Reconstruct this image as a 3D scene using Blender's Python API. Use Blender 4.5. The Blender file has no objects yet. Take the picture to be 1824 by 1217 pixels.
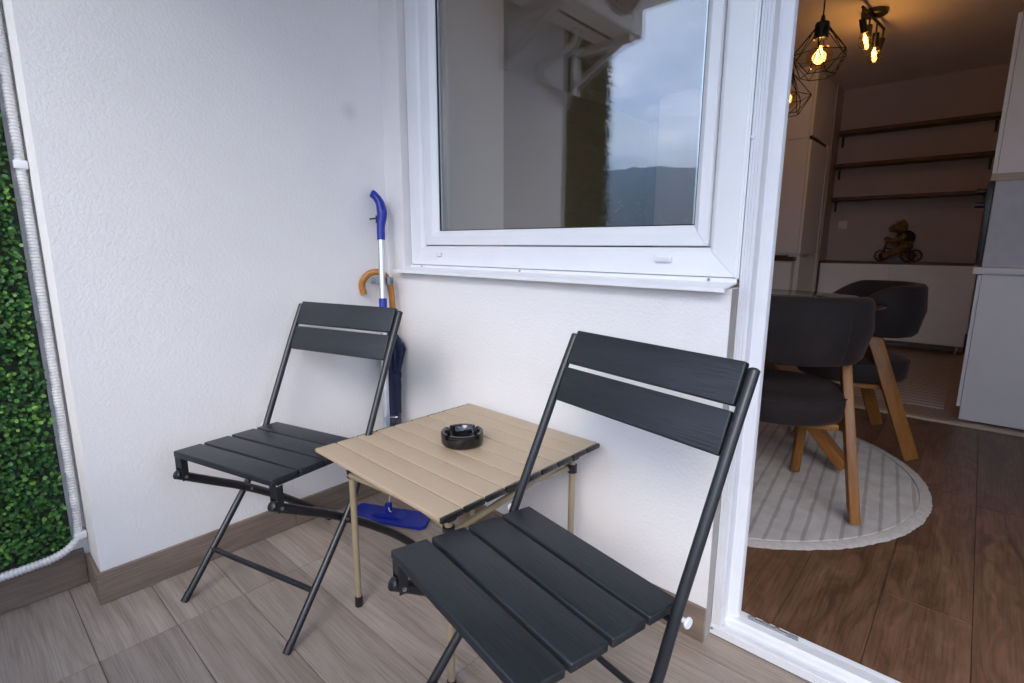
import bpy, bmesh, math, random
import numpy as np
from mathutils import Vector, Matrix
R = math.radians
random.seed(7)
class Rng:
    def __init__(self, seed): self.g = np.random.default_rng(seed)
    def uniform(self, a, b): return float(self.g.uniform(a, b))
    def random(self): return float(self.g.random())
    def normal(self): return float(self.g.normal())
rng = Rng(7)
scene = bpy.context.scene
col = scene.collection

# ------------------------------------------------------------------ camera
cam_d = bpy.data.cameras.new('camera')
cam = bpy.data.objects.new('camera', cam_d)
col.objects.link(cam)
scene.camera = cam
cam_d.sensor_width = 36.0
cam_d.lens = 18.238
cam_d.clip_start = 0.02
cam_d.clip_end = 30000
YAW, PIT, ROL = R(41.819), R(10.517), R(-0.21)
fw = Vector((-math.sin(YAW) * math.cos(PIT), math.cos(YAW) * math.cos(PIT), -math.sin(PIT)))
rt = Vector((math.cos(YAW), math.sin(YAW), 0))
dn = fw.cross(rt)
r2 = math.cos(ROL) * rt + math.sin(ROL) * dn
d2 = -math.sin(ROL) * rt + math.cos(ROL) * dn
mw = Matrix((r2, -d2, -fw)).transposed().to_4x4()
mw.translation = Vector((1.733, -1.205, 1.0))
cam.matrix_world = mw

# ------------------------------------------------------------------ sky and sun
SUN_EL, SUN_AZ = 36.0, -28.0            # azimuth measured from straight out of the balcony (-Y) towards -X
w = bpy.data.worlds.new('World')
scene.world = w
w.use_nodes = True
nt = w.node_tree
nt.nodes.clear()
N = nt.nodes.new
L = nt.links.new
wo = N('ShaderNodeOutputWorld')
bg = N('ShaderNodeBackground')
bg.inputs['Strength'].default_value = 0.12
sky = N('ShaderNodeTexSky')
sky.sky_type = 'NISHITA'
sky.sun_disc = False
sky.sun_elevation = R(SUN_EL)
sun_dir = Vector((-math.sin(R(SUN_AZ)) * math.cos(R(SUN_EL)), -math.cos(R(SUN_AZ)) * math.cos(R(SUN_EL)), math.sin(R(SUN_EL))))
sky.sun_rotation = math.atan2(sun_dir.x, sun_dir.y)
sky.air_density = 1.4
sky.dust_density = 2.0
sky.altitude = 500
tc = N('ShaderNodeTexCoord')
sepd = N('ShaderNodeSeparateXYZ')
L(tc.outputs['Generated'], sepd.inputs[0])
addz = N('ShaderNodeMath'); addz.operation = 'ADD'; addz.inputs[1].default_value = 0.22
absz = N('ShaderNodeMath'); absz.operation = 'ABSOLUTE'
L(sepd.outputs['Z'], absz.inputs[0]); L(absz.outputs[0], addz.inputs[0])
dx = N('ShaderNodeMath'); dx.operation = 'DIVIDE'
dy = N('ShaderNodeMath'); dy.operation = 'DIVIDE'
L(sepd.outputs['X'], dx.inputs[0]); L(addz.outputs[0], dx.inputs[1])
L(sepd.outputs['Y'], dy.inputs[0]); L(addz.outputs[0], dy.inputs[1])
cmb = N('ShaderNodeCombineXYZ')
L(dx.outputs[0], cmb.inputs[0]); L(dy.outputs[0], cmb.inputs[1])
cn = N('ShaderNodeTexNoise')
cn.inputs['Scale'].default_value = 1.25
cn.inputs['Detail'].default_value = 7
cn.inputs['Roughness'].default_value = 0.55
cn.inputs['Distortion'].default_value = 0.35
L(cmb.outputs[0], cn.inputs['Vector'])
cr = N('ShaderNodeValToRGB')
cr.color_ramp.elements[0].position = 0.36
cr.color_ramp.elements[0].color = (0.20, 0.20, 0.20, 1)
cr.color_ramp.elements[1].position = 0.66
cr.color_ramp.elements[1].color = (1, 1, 1, 1)
L(cn.outputs['Fac'], cr.inputs[0])
cn2 = N('ShaderNodeTexNoise')
cn2.inputs['Scale'].default_value = 2.0
cn2.inputs['Detail'].default_value = 6
L(cmb.outputs[0], cn2.inputs['Vector'])
cr2 = N('ShaderNodeValToRGB')
cr2.color_ramp.elements[0].position = 0.32
cr2.color_ramp.elements[0].color = (3.3, 4.6, 8.2, 1)
cr2.color_ramp.elements[1].position = 0.72
cr2.color_ramp.elements[1].color = (11.2, 11.6, 13.2, 1)
L(cn2.outputs['Fac'], cr2.inputs[0])
mx = N('ShaderNodeMix'); mx.data_type = 'RGBA'
L(cr.outputs['Color'], mx.inputs['Factor'])
L(sky.outputs[0], mx.inputs['A'])
L(cr2.outputs['Color'], mx.inputs['B'])
L(mx.outputs['Result'], bg.inputs['Color'])
L(bg.outputs[0], wo.inputs[0])

sd = bpy.data.lights.new('sun', 'SUN')
sd.energy = 0.62
sd.angle = R(26)
sd.color = (1.0, 0.93, 0.84)
sun = bpy.data.objects.new('sun', sd)
col.objects.link(sun)
sun.rotation_euler = sun_dir.to_track_quat('Z', 'Y').to_euler()

vs = scene.view_settings
vs.view_transform = 'Standard'
vs.look = 'None'
vs.gamma = 1.0
vs.use_curve_mapping = False
vs.exposure = 1.84
scene.cycles.max_bounces = 9
scene.cycles.diffuse_bounces = 5
scene.cycles.glossy_bounces = 4
scene.cycles.volume_bounces = 0
scene.cycles.use_adaptive_sampling = True
scene.cycles.adaptive_threshold = 0.02
scene.cycles.transparent_max_bounces = 24
scene.cycles.use_denoising = True
scene.cycles.sample_clamp_indirect = 6.0

# ------------------------------------------------------------------ materials
def nodes_of(name):
    m = bpy.data.materials.new(name)
    m.use_nodes = True
    t = m.node_tree
    b = t.nodes['Principled BSDF']
    return m, t, b

def ramp(t, stops):
    r = t.nodes.new('ShaderNodeValToRGB')
    e = r.color_ramp.elements
    while len(e) < len(stops):
        e.new(0.5)
    for i, (p, c) in enumerate(stops):
        e[i].position = p
        e[i].color = (*c, 1)
    return r

def mul(c, k):
    return tuple(min(1.0, x * k) for x in c)

def coords(t, scale=(1, 1, 1), rnd=True):
    """object coordinates, shifted by a random amount per object"""
    tc = t.nodes.new('ShaderNodeTexCoord')
    mp = t.nodes.new('ShaderNodeMapping')
    mp.inputs['Scale'].default_value = scale
    if rnd:
        oi = t.nodes.new('ShaderNodeObjectInfo')
        vm = t.nodes.new('ShaderNodeVectorMath'); vm.operation = 'MULTIPLY_ADD'
        cb = t.nodes.new('ShaderNodeCombineXYZ')
        for k in range(3):
            t.links.new(oi.outputs['Random'], cb.inputs[k])
        t.links.new(cb.outputs[0], vm.inputs[0])
        vm.inputs[1].default_value = (37.0, 61.0, 23.0)
        t.links.new(tc.outputs['Object'], vm.inputs[2])
        t.links.new(vm.outputs[0], mp.inputs['Vector'])
    else:
        t.links.new(tc.outputs['Object'], mp.inputs['Vector'])
    return mp

def noise(t, vec, scale, detail=4, rough=0.5, dist=0.0):
    n = t.nodes.new('ShaderNodeTexNoise')
    n.inputs['Scale'].default_value = scale
    n.inputs['Detail'].default_value = detail
    n.inputs['Roughness'].default_value = rough
    n.inputs['Distortion'].default_value = dist
    t.links.new(vec.outputs[0], n.inputs['Vector'])
    return n

def bump(t, b, height, strength, dist):
    bp = t.nodes.new('ShaderNodeBump')
    bp.inputs['Strength'].default_value = strength
    bp.inputs['Distance'].default_value = dist
    t.links.new(height, bp.inputs['Height'])
    t.links.new(bp.outputs[0], b.inputs['Normal'])
    return bp

def mathn(t, op, a, bb):
    m = t.nodes.new('ShaderNodeMath'); m.operation = op
    for i, v in enumerate((a, bb)):
        if isinstance(v, (int, float)):
            m.inputs[i].default_value = v
        else:
            t.links.new(v, m.inputs[i])
    return m.outputs[0]

def plain(name, c, rough=0.5, metal=0.0, var=0.08, scale=18.0, bmp=0.0, bscale=120.0, spec=0.5, coat=0.0, rvar=0.1):
    m, t, b = nodes_of(name)
    v = coords(t)
    n = noise(t, v, scale, 5)
    r = ramp(t, [(0.3, mul(c, 1 - var)), (0.7, mul(c, 1 + var))])
    t.links.new(n.outputs['Fac'], r.inputs[0])
    t.links.new(r.outputs[0], b.inputs['Base Color'])
    rr = t.nodes.new('ShaderNodeMapRange')
    rr.inputs['To Min'].default_value = max(0.02, rough - rvar)
    rr.inputs['To Max'].default_value = min(1.0, rough + rvar)
    n2 = noise(t, v, scale * 2.3, 4)
    t.links.new(n2.outputs['Fac'], rr.inputs['Value'])
    t.links.new(rr.outputs[0], b.inputs['Roughness'])
    b.inputs['Metallic'].default_value = metal
    b.inputs['Specular IOR Level'].default_value = spec
    b.inputs['Coat Weight'].default_value = coat
    if bmp > 0:
        n3 = noise(t, v, bscale, 3)
        bump(t, b, n3.outputs['Fac'], bmp, 0.001)
    return m

def stucco(name, c, strength=0.55, size=1.0, stain=0.05):
    m, t, b = nodes_of(name)
    v = coords(t, rnd=False)
    big = noise(t, v, 1.3, 4, 0.6)
    r = ramp(t, [(0.25, mul(c, 1 - stain)), (0.75, mul(c, 1 + stain))])
    t.links.new(big.outputs['Fac'], r.inputs[0])
    t.links.new(r.outputs[0], b.inputs['Base Color'])
    b.inputs['Roughness'].default_value = 0.92
    b.inputs['Specular IOR Level'].default_value = 0.2
    a = noise(t, v, 210 * size, 4, 0.6, 0.0)
    c2 = noise(t, v, 85 * size, 2, 0.5, 0.0)
    sh = ramp(t, [(0.36, (0, 0, 0)), (0.64, (1, 1, 1))])
    t.links.new(c2.outputs['Fac'], sh.inputs[0])
    hsum = mathn(t, 'ADD', mathn(t, 'MULTIPLY', a.outputs['Fac'], 1.0), mathn(t, 'MULTIPLY', sh.outputs[0], 0.55))
    bump(t, b, hsum, strength, 0.0030)
    return m

def wood(name, dark, mid, light, grain=(1.2, 14, 14), rough=0.5, bmp=0.25, knots=0.5, tone=0.15, spec=0.4, fig=1.0, pore=1.0):
    """long-grain wood along local X, different on every board"""
    m, t, b = nodes_of(name)
    v = coords(t, grain)
    warp = noise(t, coords(t, (0.8, 2.2, 2.2)), 2.2, 3, 0.5)
    vm = t.nodes.new('ShaderNodeVectorMath'); vm.operation = 'MULTIPLY_ADD'
    t.links.new(warp.outputs['Color'], vm.inputs[0])
    vm.inputs[1].default_value = (0.0, 2.6 * knots, 2.6 * knots)
    t.links.new(v.outputs[0], vm.inputs[2])
    n1 = noise(t, vm, 1.5, 10, 0.68, 0.4 * fig)
    r = ramp(t, [(0.28, dark), (0.5, mid), (0.74, light)])
    t.links.new(n1.outputs['Fac'], r.inputs[0])
    v2 = coords(t, (grain[0] * 3.2, grain[1] * 11, grain[2] * 11))
    n2 = noise(t, v2, 2.0, 4, 0.6)
    r2 = ramp(t, [(0.36, (0.62, 0.62, 0.62)), (0.56, (1, 1, 1))])
    t.links.new(n2.outputs['Fac'], r2.inputs[0])
    mx = t.nodes.new('ShaderNodeMix'); mx.data_type = 'RGBA'; mx.blend_type = 'MULTIPLY'
    mx.inputs['Factor'].default_value = min(1.0, 0.65 * pore)
    t.links.new(r.outputs[0], mx.inputs['A']); t.links.new(r2.outputs[0], mx.inputs['B'])
    oi = t.nodes.new('ShaderNodeObjectInfo')
    hs = t.nodes.new('ShaderNodeHueSaturation')
    mr = t.nodes.new('ShaderNodeMapRange')
    mr.inputs['To Min'].default_value = 1 - tone; mr.inputs['To Max'].default_value = 1 + tone
    t.links.new(oi.outputs['Random'], mr.inputs['Value'])
    t.links.new(mr.outputs[0], hs.inputs['Value'])
    t.links.new(mx.outputs['Result'], hs.inputs['Color'])
    t.links.new(hs.outputs[0], b.inputs['Base Color'])
    b.inputs['Roughness'].default_value = rough
    b.inputs['Specular IOR Level'].default_value = spec
    if bmp > 0:
        bump(t, b, n2.outputs['Fac'], bmp, 0.0012)
    return m

M = {}
M['stucco'] = stucco('white_stucco', (0.815, 0.795, 0.785), 0.30, 1.25)
M['reveal'] = stucco('reveal_plaster', (0.72, 0.69, 0.68), 0.3, 1.3)
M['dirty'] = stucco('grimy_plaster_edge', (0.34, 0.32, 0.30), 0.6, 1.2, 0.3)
M['inner_wall'] = plain('interior_rose_grey_paint', (0.50, 0.43, 0.42), 0.85, var=0.03, scale=3, bmp=0.08, bscale=200)
M['inner_white'] = plain('interior_white_paint', (0.80, 0.78, 0.765), 0.85, var=0.03, scale=3, bmp=0.08, bscale=200)
M['ceil'] = plain('ceiling_paint', (0.74, 0.70, 0.68), 0.9, var=0.04, scale=3, bmp=0.1, bscale=150)
M['slab'] = plain('concrete_slab', (0.4, 0.39, 0.38), 0.9, var=0.12, scale=6)
M['grout'] = plain('grout', (0.20, 0.185, 0.17), 0.9, var=0.15, scale=60)
M['tile'] = wood('wood_look_tile', (0.245, 0.188, 0.148), (0.345, 0.282, 0.234), (0.425, 0.360, 0.308), (0.7, 15, 15), 0.42, 0.15, 0.7, 0.13, 0.45, 0.6, 1.1)
M['skirt'] = wood('wood_look_skirting', (0.14, 0.098, 0.070), (0.225, 0.170, 0.130), (0.29, 0.225, 0.178), (1.3, 15, 15), 0.45, 0.12, 0.7, 0.1, 0.4)
M['plank'] = wood('oak_laminate', (0.066, 0.030, 0.015), (0.170, 0.088, 0.050), (0.270, 0.156, 0.094), (0.8, 7.5, 7.5), 0.42, 0.10, 1.2, 0.1, 0.45, 2.0, 1.3)
M['pvc'] = plain('white_pvc', (0.82, 0.825, 0.835), 0.34, var=0.02, scale=9, rvar=0.015)
M['pvc_dirty'] = plain('white_aluminium', (0.74, 0.75, 0.78), 0.36, var=0.03, scale=14, rvar=0.015)
M['sill'] = plain('painted_sill', (0.83, 0.83, 0.84), 0.32, var=0.03, scale=14, rvar=0.015)
M['rubber'] = plain('black_rubber', (0.012, 0.012, 0.013), 0.55, var=0.2)
M['slat'] = wood('charcoal_composite', (0.0085, 0.0105, 0.0135), (0.0140, 0.0170, 0.0215), (0.021, 0.025, 0.0315), (2.2, 13, 13), 0.42, 0.95, 0.7, 0.06, 0.5, 1.0)
M['tube'] = plain('charcoal_powder_coat', (0.012, 0.0135, 0.0165), 0.34, var=0.1, scale=40, bmp=0.05, bscale=900)
M['bolt'] = plain('zinc_bolt', (0.52, 0.52, 0.52), 0.3, 1.0, var=0.1, scale=100)
M['tan'] = plain('sand_powder_coat', (0.45, 0.348, 0.235), 0.42, var=0.02, scale=12, bmp=0.05, bscale=900)
M['tan_tube'] = plain('sand_tube', (0.31, 0.25, 0.16), 0.38, var=0.05, scale=20)
M['blackplastic'] = plain('black_plastic', (0.013, 0.013, 0.014), 0.33, var=0.1, scale=50)
M['wire'] = plain('matt_black_wire', (0.006, 0.006, 0.006), 0.8, spec=0.15)
M['blackglass'] = plain('black_glass', (0.006, 0.006, 0.007), 0.06, var=0.1, scale=30, spec=0.6, rvar=0.03)
M['blue'] = plain('blue_plastic', (0.008, 0.022, 0.29), 0.38, var=0.1, scale=20)
M['alu'] = plain('brushed_aluminium', (0.62, 0.63, 0.66), 0.35, 0.9, var=0.06, scale=30)
M['greyplastic'] = plain('grey_plastic', (0.17, 0.2, 0.22), 0.45, var=0.1)
M['cane'] = wood('honey_lacquered_wood', (0.30, 0.11, 0.015), (0.45, 0.19, 0.035), (0.55, 0.26, 0.06), (3, 20, 20), 0.25, 0.0, 0.5, 0.02)
M['navy'] = plain('navy_nylon', (0.008, 0.016, 0.055), 0.55, var=0.25, scale=30, bmp=0.3, bscale=60)
M['whiteplastic'] = plain('white_plastic', (0.76, 0.76, 0.77), 0.35, var=0.03)
M['conduit'] = plain('white_conduit_plastic', (0.66, 0.65, 0.65), 0.42, var=0.06, scale=20)
M['acwhite'] = plain('ac_casing', (0.66, 0.64, 0.61), 0.42, var=0.04, scale=10)
M['cab'] = plain('white_lacquer_front', (0.86, 0.85, 0.85), 0.42, var=0.02, scale=5, rvar=0.02)
M['cabedge'] = plain('cream_edge_band', (0.52, 0.44, 0.33), 0.45, var=0.05)
M['shelf'] = wood('walnut_shelf', (0.05, 0.026, 0.015), (0.10, 0.055, 0.033), (0.15, 0.085, 0.05), (1.5, 18, 18), 0.45, 0.1, 0.5, 0.05)
M['oak'] = wood('oiled_oak', (0.16, 0.060, 0.012), (0.26, 0.108, 0.025), (0.34, 0.155, 0.042), (2.2, 22, 22), 0.42, 0.15, 0.6, 0.06)
M['velvet'] = plain('aubergine_grey_velvet', (0.013, 0.0085, 0.0095), 0.85, var=0.45, scale=9, bmp=0.12, bscale=300)
_b = M['velvet'].node_tree.nodes['Principled BSDF']
_b.inputs['Sheen Weight'].default_value = 0.12
_b.inputs['Sheen Roughness'].default_value = 0.4
_b.inputs['Sheen Tint'].default_value = (0.6, 0.42, 0.42, 1)
M['seam'] = plain('dark_piping', (0.02, 0.016, 0.018), 0.8)
M['steel'] = plain('steel', (0.5, 0.5, 0.52), 0.28, 1.0, var=0.1, scale=60)
M['ratt'] = plain('grey_woven_placemat', (0.16, 0.16, 0.155), 0.9, var=0.35, scale=140, bmp=0.8, bscale=220)
M['bearfur'] = plain('golden_mohair', (0.17, 0.112, 0.055), 0.95, var=0.45, scale=60, bmp=1.0, bscale=90)
M['blackcloth'] = plain('black_cloth', (0.012, 0.011, 0.012), 0.8, var=0.2)
M['tripaint'] = plain('black_toy_metal', (0.01, 0.008, 0.008), 0.4, var=0.2)
M['redbrown'] = plain('red_brown_wood', (0.10, 0.02, 0.012), 0.5, var=0.2)
M['porcelain'] = plain('white_porcelain', (0.7, 0.7, 0.68), 0.15, var=0.02)
M['houses'] = plain('house_render', (0.62, 0.58, 0.54), 0.8, var=0.1)
M['roof'] = plain('clay_roof', (0.26, 0.11, 0.07), 0.8, var=0.2)
M['kitchen_tile'] = plain('beige_kitchen_floor', (0.36, 0.29, 0.23), 0.5, var=0.06, scale=6)

def rug_mat():
    m, t, b = nodes_of('ivory_striped_pile')
    v = coords(t, rnd=False)
    sx = t.nodes.new('ShaderNodeSeparateXYZ'); t.links.new(v.outputs[0], sx.inputs[0])
    wob = noise(t, v, 9, 3)
    x = mathn(t, 'ADD', sx.outputs[0], mathn(t, 'MULTIPLY', wob.outputs['Fac'], 0.010))
    fr = mathn(t, 'FRACT', mathn(t, 'DIVIDE', x, 0.052), 0)
    r = ramp(t, [(0.0, (0.44, 0.425, 0.415)), (0.18, (0.44, 0.425, 0.415)), (0.27, (0.62, 0.60, 0.60)), (0.97, (0.62, 0.60, 0.60))])
    t.links.new(fr, r.inputs[0])
    n = noise(t, v, 16, 4)
    r2 = ramp(t, [(0.3, (0.8, 0.8, 0.8)), (0.7, (1, 1, 1))]); t.links.new(n.outputs['Fac'], r2.inputs[0])
    mx = t.nodes.new('ShaderNodeMix'); mx.data_type = 'RGBA'; mx.blend_type = 'MULTIPLY'; mx.inputs['Factor'].default_value = 1
    t.links.new(r.outputs[0], mx.inputs['A']); t.links.new(r2.outputs[0], mx.inputs['B'])
    t.links.new(mx.outputs['Result'], b.inputs['Base Color'])
    b.inputs['Roughness'].default_value = 0.95
    n2 = noise(t, v, 240, 3)
    bump(t, b, mathn(t, 'ADD', n2.outputs['Fac'], mathn(t, 'MULTIPLY', r.outputs[0], 1.5)), 0.7, 0.004)
    return m
M['rug'] = rug_mat()
M['rug_edge'] = plain('ivory_rug_binding', (0.52, 0.50, 0.49), 0.95, var=0.12, scale=60, bmp=0.6, bscale=200)

def stripe_mat():
    m, t, b = nodes_of('striped_kitchen_runner')
    v = coords(t, rnd=False)
    sx = t.nodes.new('ShaderNodeSeparateXYZ'); t.links.new(v.outputs[0], sx.inputs[0])
    fr = mathn(t, 'FRACT', mathn(t, 'DIVIDE', sx.outputs[1], 0.085), 0)
    r = ramp(t, [(0.0, (0.16, 0.13, 0.12)), (0.17, (0.16, 0.13, 0.12)), (0.22, (0.55, 0.50, 0.47)), (0.55, (0.55, 0.50, 0.47)), (0.6, (0.24, 0.2, 0.19)), (0.68, (0.24, 0.2, 0.19)), (0.73, (0.55, 0.5, 0.47))])
    t.links.new(fr, r.inputs[0])
    t.links.new(r.outputs[0], b.inputs['Base Color'])
    b.inputs['Roughness'].default_value = 0.95
    return m
M['stripe'] = stripe_mat()

def leaf_mat():
    m, t, b = nodes_of('boxwood_leaf')
    at = t.nodes.new('ShaderNodeAttribute'); at.attribute_name = 'tint'
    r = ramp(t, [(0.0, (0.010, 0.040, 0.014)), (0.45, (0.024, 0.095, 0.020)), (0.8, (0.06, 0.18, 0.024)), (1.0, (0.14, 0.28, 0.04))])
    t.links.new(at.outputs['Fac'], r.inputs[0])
    t.links.new(r.outputs[0], b.inputs['Base Color'])
    b.inputs['Roughness'].default_value = 0.55
    b.inputs['Specular IOR Level'].default_value = 0.4
    return m
M['leaf'] = leaf_mat()
M['ivy_back'] = plain('dark_green_mesh', (0.02, 0.028, 0.014), 0.8, var=0.4, scale=80)
M['twig'] = plain('dry_twig', (0.16, 0.11, 0.06), 0.8, var=0.3)

def glass_pane_mat(name, tint=(0.96, 0.975, 0.97)):
    m = bpy.data.materials.new(name); m.use_nodes = True
    t = m.node_tree; t.nodes.clear()
    o = t.nodes.new('ShaderNodeOutputMaterial')
    tr = t.nodes.new('ShaderNodeBsdfTransparent'); tr.inputs[0].default_value = (*tint, 1)
    gl = t.nodes.new('ShaderNodeBsdfGlossy'); gl.inputs['Roughness'].default_value = 0.0
    gl.inputs['Color'].default_value = (1, 1, 1, 1)
    lw = t.nodes.new('ShaderNodeLayerWeight'); lw.inputs['Blend'].default_value = 0.5
    p5 = mathn(t, 'POWER', lw.outputs['Facing'], 5.0)
    f = mathn(t, 'ADD', mathn(t, 'MULTIPLY', p5, 0.925), 0.075)
    mx = t.nodes.new('ShaderNodeMixShader')
    t.links.new(f, mx.inputs[0]); t.links.new(tr.outputs[0], mx.inputs[1]); t.links.new(gl.outputs[0], mx.inputs[2])
    t.links.new(mx.outputs[0], o.inputs[0])
    return m
M['pane'] = glass_pane_mat('window_glass')
M['tglass'] = glass_pane_mat('table_glass', (0.55, 0.6, 0.58))
M['bulb_glass'] = glass_pane_mat('amber_bulb_glass', (1.0, 0.82, 0.5))
M['tank'] = glass_pane_mat('clear_tank', (0.72, 0.78, 0.84))

def emit(name, c, s):
    m = bpy.data.materials.new(name); m.use_nodes = True
    t = m.node_tree; t.nodes.clear()
    o = t.nodes.new('ShaderNodeOutputMaterial'); e = t.nodes.new('ShaderNodeEmission')
    e.inputs[0].default_value = (*c, 1); e.inputs[1].default_value = s
    t.links.new(e.outputs[0], o.inputs[0])
    return m
M['filament'] = emit('lit_filament', (1.0, 0.50, 0.12), 14.0)

# ------------------------------------------------------------------ mesh helpers
def finish(name, bm, mat, parent=None, loc=(0, 0, 0), rot=(0, 0, 0), smooth=35):
    me = bpy.data.meshes.new(name)
    bmesh.ops.recalc_face_normals(bm, faces=bm.faces)
    bm.to_mesh(me); bm.free()
    if smooth:
        me.shade_smooth()
        me.set_sharp_from_angle(angle=R(smooth))
    if mat is not None:
        me.materials.append(mat)
    return link(name, me, parent, loc, rot)

def link(name, me, parent=None, loc=(0, 0, 0), rot=(0, 0, 0)):
    o = bpy.data.objects.new(name, me)
    col.objects.link(o)
    o.location = loc
    o.rotation_euler = rot
    if parent is not None:
        o.parent = parent
    return o

def empty(name, loc=(0, 0, 0), rz=0.0):
    o = bpy.data.objects.new(name, None)
    o.empty_display_size = 0.05
    col.objects.link(o)
    o.location = loc
    o.rotation_euler = (0, 0, rz)
    return o

def tag(o, label=None, cat=None, group=None, kind=None):
    if label: o['label'] = label
    if cat: o['category'] = cat
    if group: o['group'] = group
    if kind: o['kind'] = kind
    return o

def new():
    return bmesh.new()

def box(bm, x0, x1, y0, y1, z0, z1, bev=0.0, seg=2, mtx=None):
    vs = [bm.verts.new((x, y, z)) for x in (x0, x1) for y in (y0, y1) for z in (z0, z1)]
    idx = [(0, 1, 3, 2), (4, 6, 7, 5), (0, 4, 5, 1), (2, 3, 7, 6), (0, 2, 6, 4), (1, 5, 7, 3)]
    fs = [bm.faces.new([vs[i] for i in f]) for f in idx]
    bmesh.ops.recalc_face_normals(bm, faces=fs)
    if bev > 0:
        es = list({e for f in fs for e in f.edges})
        res = bmesh.ops.bevel(bm, geom=es, offset=bev, segments=seg, profile=0.5, affect='EDGES')
        vs = list({v for f in res['faces'] for v in f.verts} | {v for v in vs if v.is_valid})
    if mtx is not None:
        bmesh.ops.transform(bm, matrix=mtx, verts=vs)
    return bm

def tube(bm, pts, r, n=12, caps=True, radii=None):
    pts = [Vector(p) for p in pts]
    rings = []
    prev = None
    for i, p in enumerate(pts):
        if i == 0: d = pts[1] - pts[0]
        elif i == len(pts) - 1: d = pts[-1] - pts[-2]
        else: d = (pts[i + 1] - p).normalized() + (p - pts[i - 1]).normalized()
        d.normalize()
        if prev is None:
            a = Vector((0, 0, 1)) if abs(d.z) < 0.9 else Vector((1, 0, 0))
            u = d.cross(a).normalized()
        else:
            u = (prev - d * prev.dot(d)).normalized()
        prev = u
        v = d.cross(u)
        rr = float(radii[i] if radii else r)
        rings.append([bm.verts.new(p + rr * (math.cos(2 * math.pi * k / n) * u + math.sin(2 * math.pi * k / n) * v)) for k in range(n)])
    for a, b in zip(rings, rings[1:]):
        for k in range(n):
            bm.faces.new((a[k], a[(k + 1) % n], b[(k + 1) % n], b[k]))
    if caps:
        bm.faces.new(rings[0][::-1]); bm.faces.new(rings[-1])
    return bm

def smooth_path(pts, per=8):
    """Catmull-Rom through the points"""
    P = [Vector(p) for p in pts]
    P = [2 * P[0] - P[1]] + P + [2 * P[-1] - P[-2]]
    out = []
    for i in range(1, len(P) - 2):
        for k in range(per):
            t = k / per
            a, b, c, d = P[i - 1], P[i], P[i + 1], P[i + 2]
            out.append(0.5 * ((2 * b) + (c - a) * t + (2 * a - 5 * b + 4 * c - d) * t * t + (3 * b - a - 3 * c + d) * t ** 3))
    out.append(P[-2])
    return out

def lathe(bm, prof, n=32, center=(0, 0, 0), closed=False):
    c = Vector(center)
    rings = []
    for r, z in prof:
        if r < 1e-6:
            rings.append([bm.verts.new(c + Vector((0, 0, z)))])
        else:
            rings.append([bm.verts.new(c + Vector((r * math.cos(2 * math.pi * k / n), r * math.sin(2 * math.pi * k / n), z))) for k in range(n)])
    pairs = list(zip(rings, rings[1:]))
    if closed: pairs.append((rings[-1], rings[0]))
    for a, b in pairs:
        for k in range(n):
            k2 = (k + 1) % n
            if len(a) == 1 and len(b) == 1: continue
            if len(a) == 1: bm.faces.new((a[0], b[k2], b[k]))
            elif len(b) == 1: bm.faces.new((a[k], a[k2], b[0]))
            else: bm.faces.new((a[k], a[k2], b[k2], b[k]))
    return bm

def prism(bm, poly, axis, a0, a1):
    """polygon extruded along an axis; poly in the other two axes in order"""
    def P(p, a):
        if axis == 'x': return (a, p[0], p[1])
        if axis == 'y': return (p[0], a, p[1])
        return (p[0], p[1], a)
    v0 = [bm.verts.new(P(p, a0)) for p in poly]
    v1 = [bm.verts.new(P(p, a1)) for p in poly]
    n = len(poly)
    bm.faces.new(v0[::-1]); bm.faces.new(v1)
    for k in range(n):
        bm.faces.new((v0[k], v0[(k + 1) % n], v1[(k + 1) % n], v1[k]))
    return bm

def cyl(bm, p0, p1, r, n=16):
    return tube(bm, [p0, p1], r, n)

def bx(name, mat, parent, x0, x1, y0, y1, z0, z1, bev=0.0, seg=2, mtx=None):
    return finish(name, box(new(), x0, x1, y0, y1, z0, z1, bev, seg, mtx), mat, parent)

def copy_tree(o, parent=None):
    c = o.copy(); col.objects.link(c)
    if parent is not None: c.parent = parent
    for ch in o.children: copy_tree(ch, c)
    return c

# ------------------------------------------------------------------ the setting: floors, walls, ceilings
IF = 0.03                 # interior floor level
YF = 5.10                 # far interior wall
CEIL = 2.52
bf = bx('balcony_floor', M['grout'], None, -0.60, 3.6, -2.10, 0.045, -0.20, -0.004)
tag(bf, kind='structure')
TW, TL = 0.168, 0.672
tm = {}
rows = [(-0.044 + 0.0, 0.040)]
for k in range(12):
    y1 = -0.046 - k * TW
    rows.append((max(-2.098, y1 - TW), y1))
for ri, (ya, yb) in enumerate(rows):
    for xi in range(-2, 5):
        xa = 0.255 + xi * TL; xb = xa + TL
        xa = max(xa, -0.59); xb = min(xb, 3.59)
        if xb - xa < 0.05 or yb - ya < 0.03: continue
        key = (round(xb - xa, 3), round(yb - ya, 3))
        if key not in tm:
            b = new(); g = 0.0007
            box(b, -(xb - xa) / 2 + g, (xb - xa) / 2 - g, -(yb - ya) / 2 + g, (yb - ya) / 2 - g, -0.008, 0, 0.0008, 1)
            o = finish('tile', b, M['tile'], bf)
            tm[key] = o.data
        else:
            o = link('tile', tm[key], bf)
        o.location = ((xa + xb) / 2, (ya + yb) / 2, random.uniform(-0.0004, 0.0))

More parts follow.
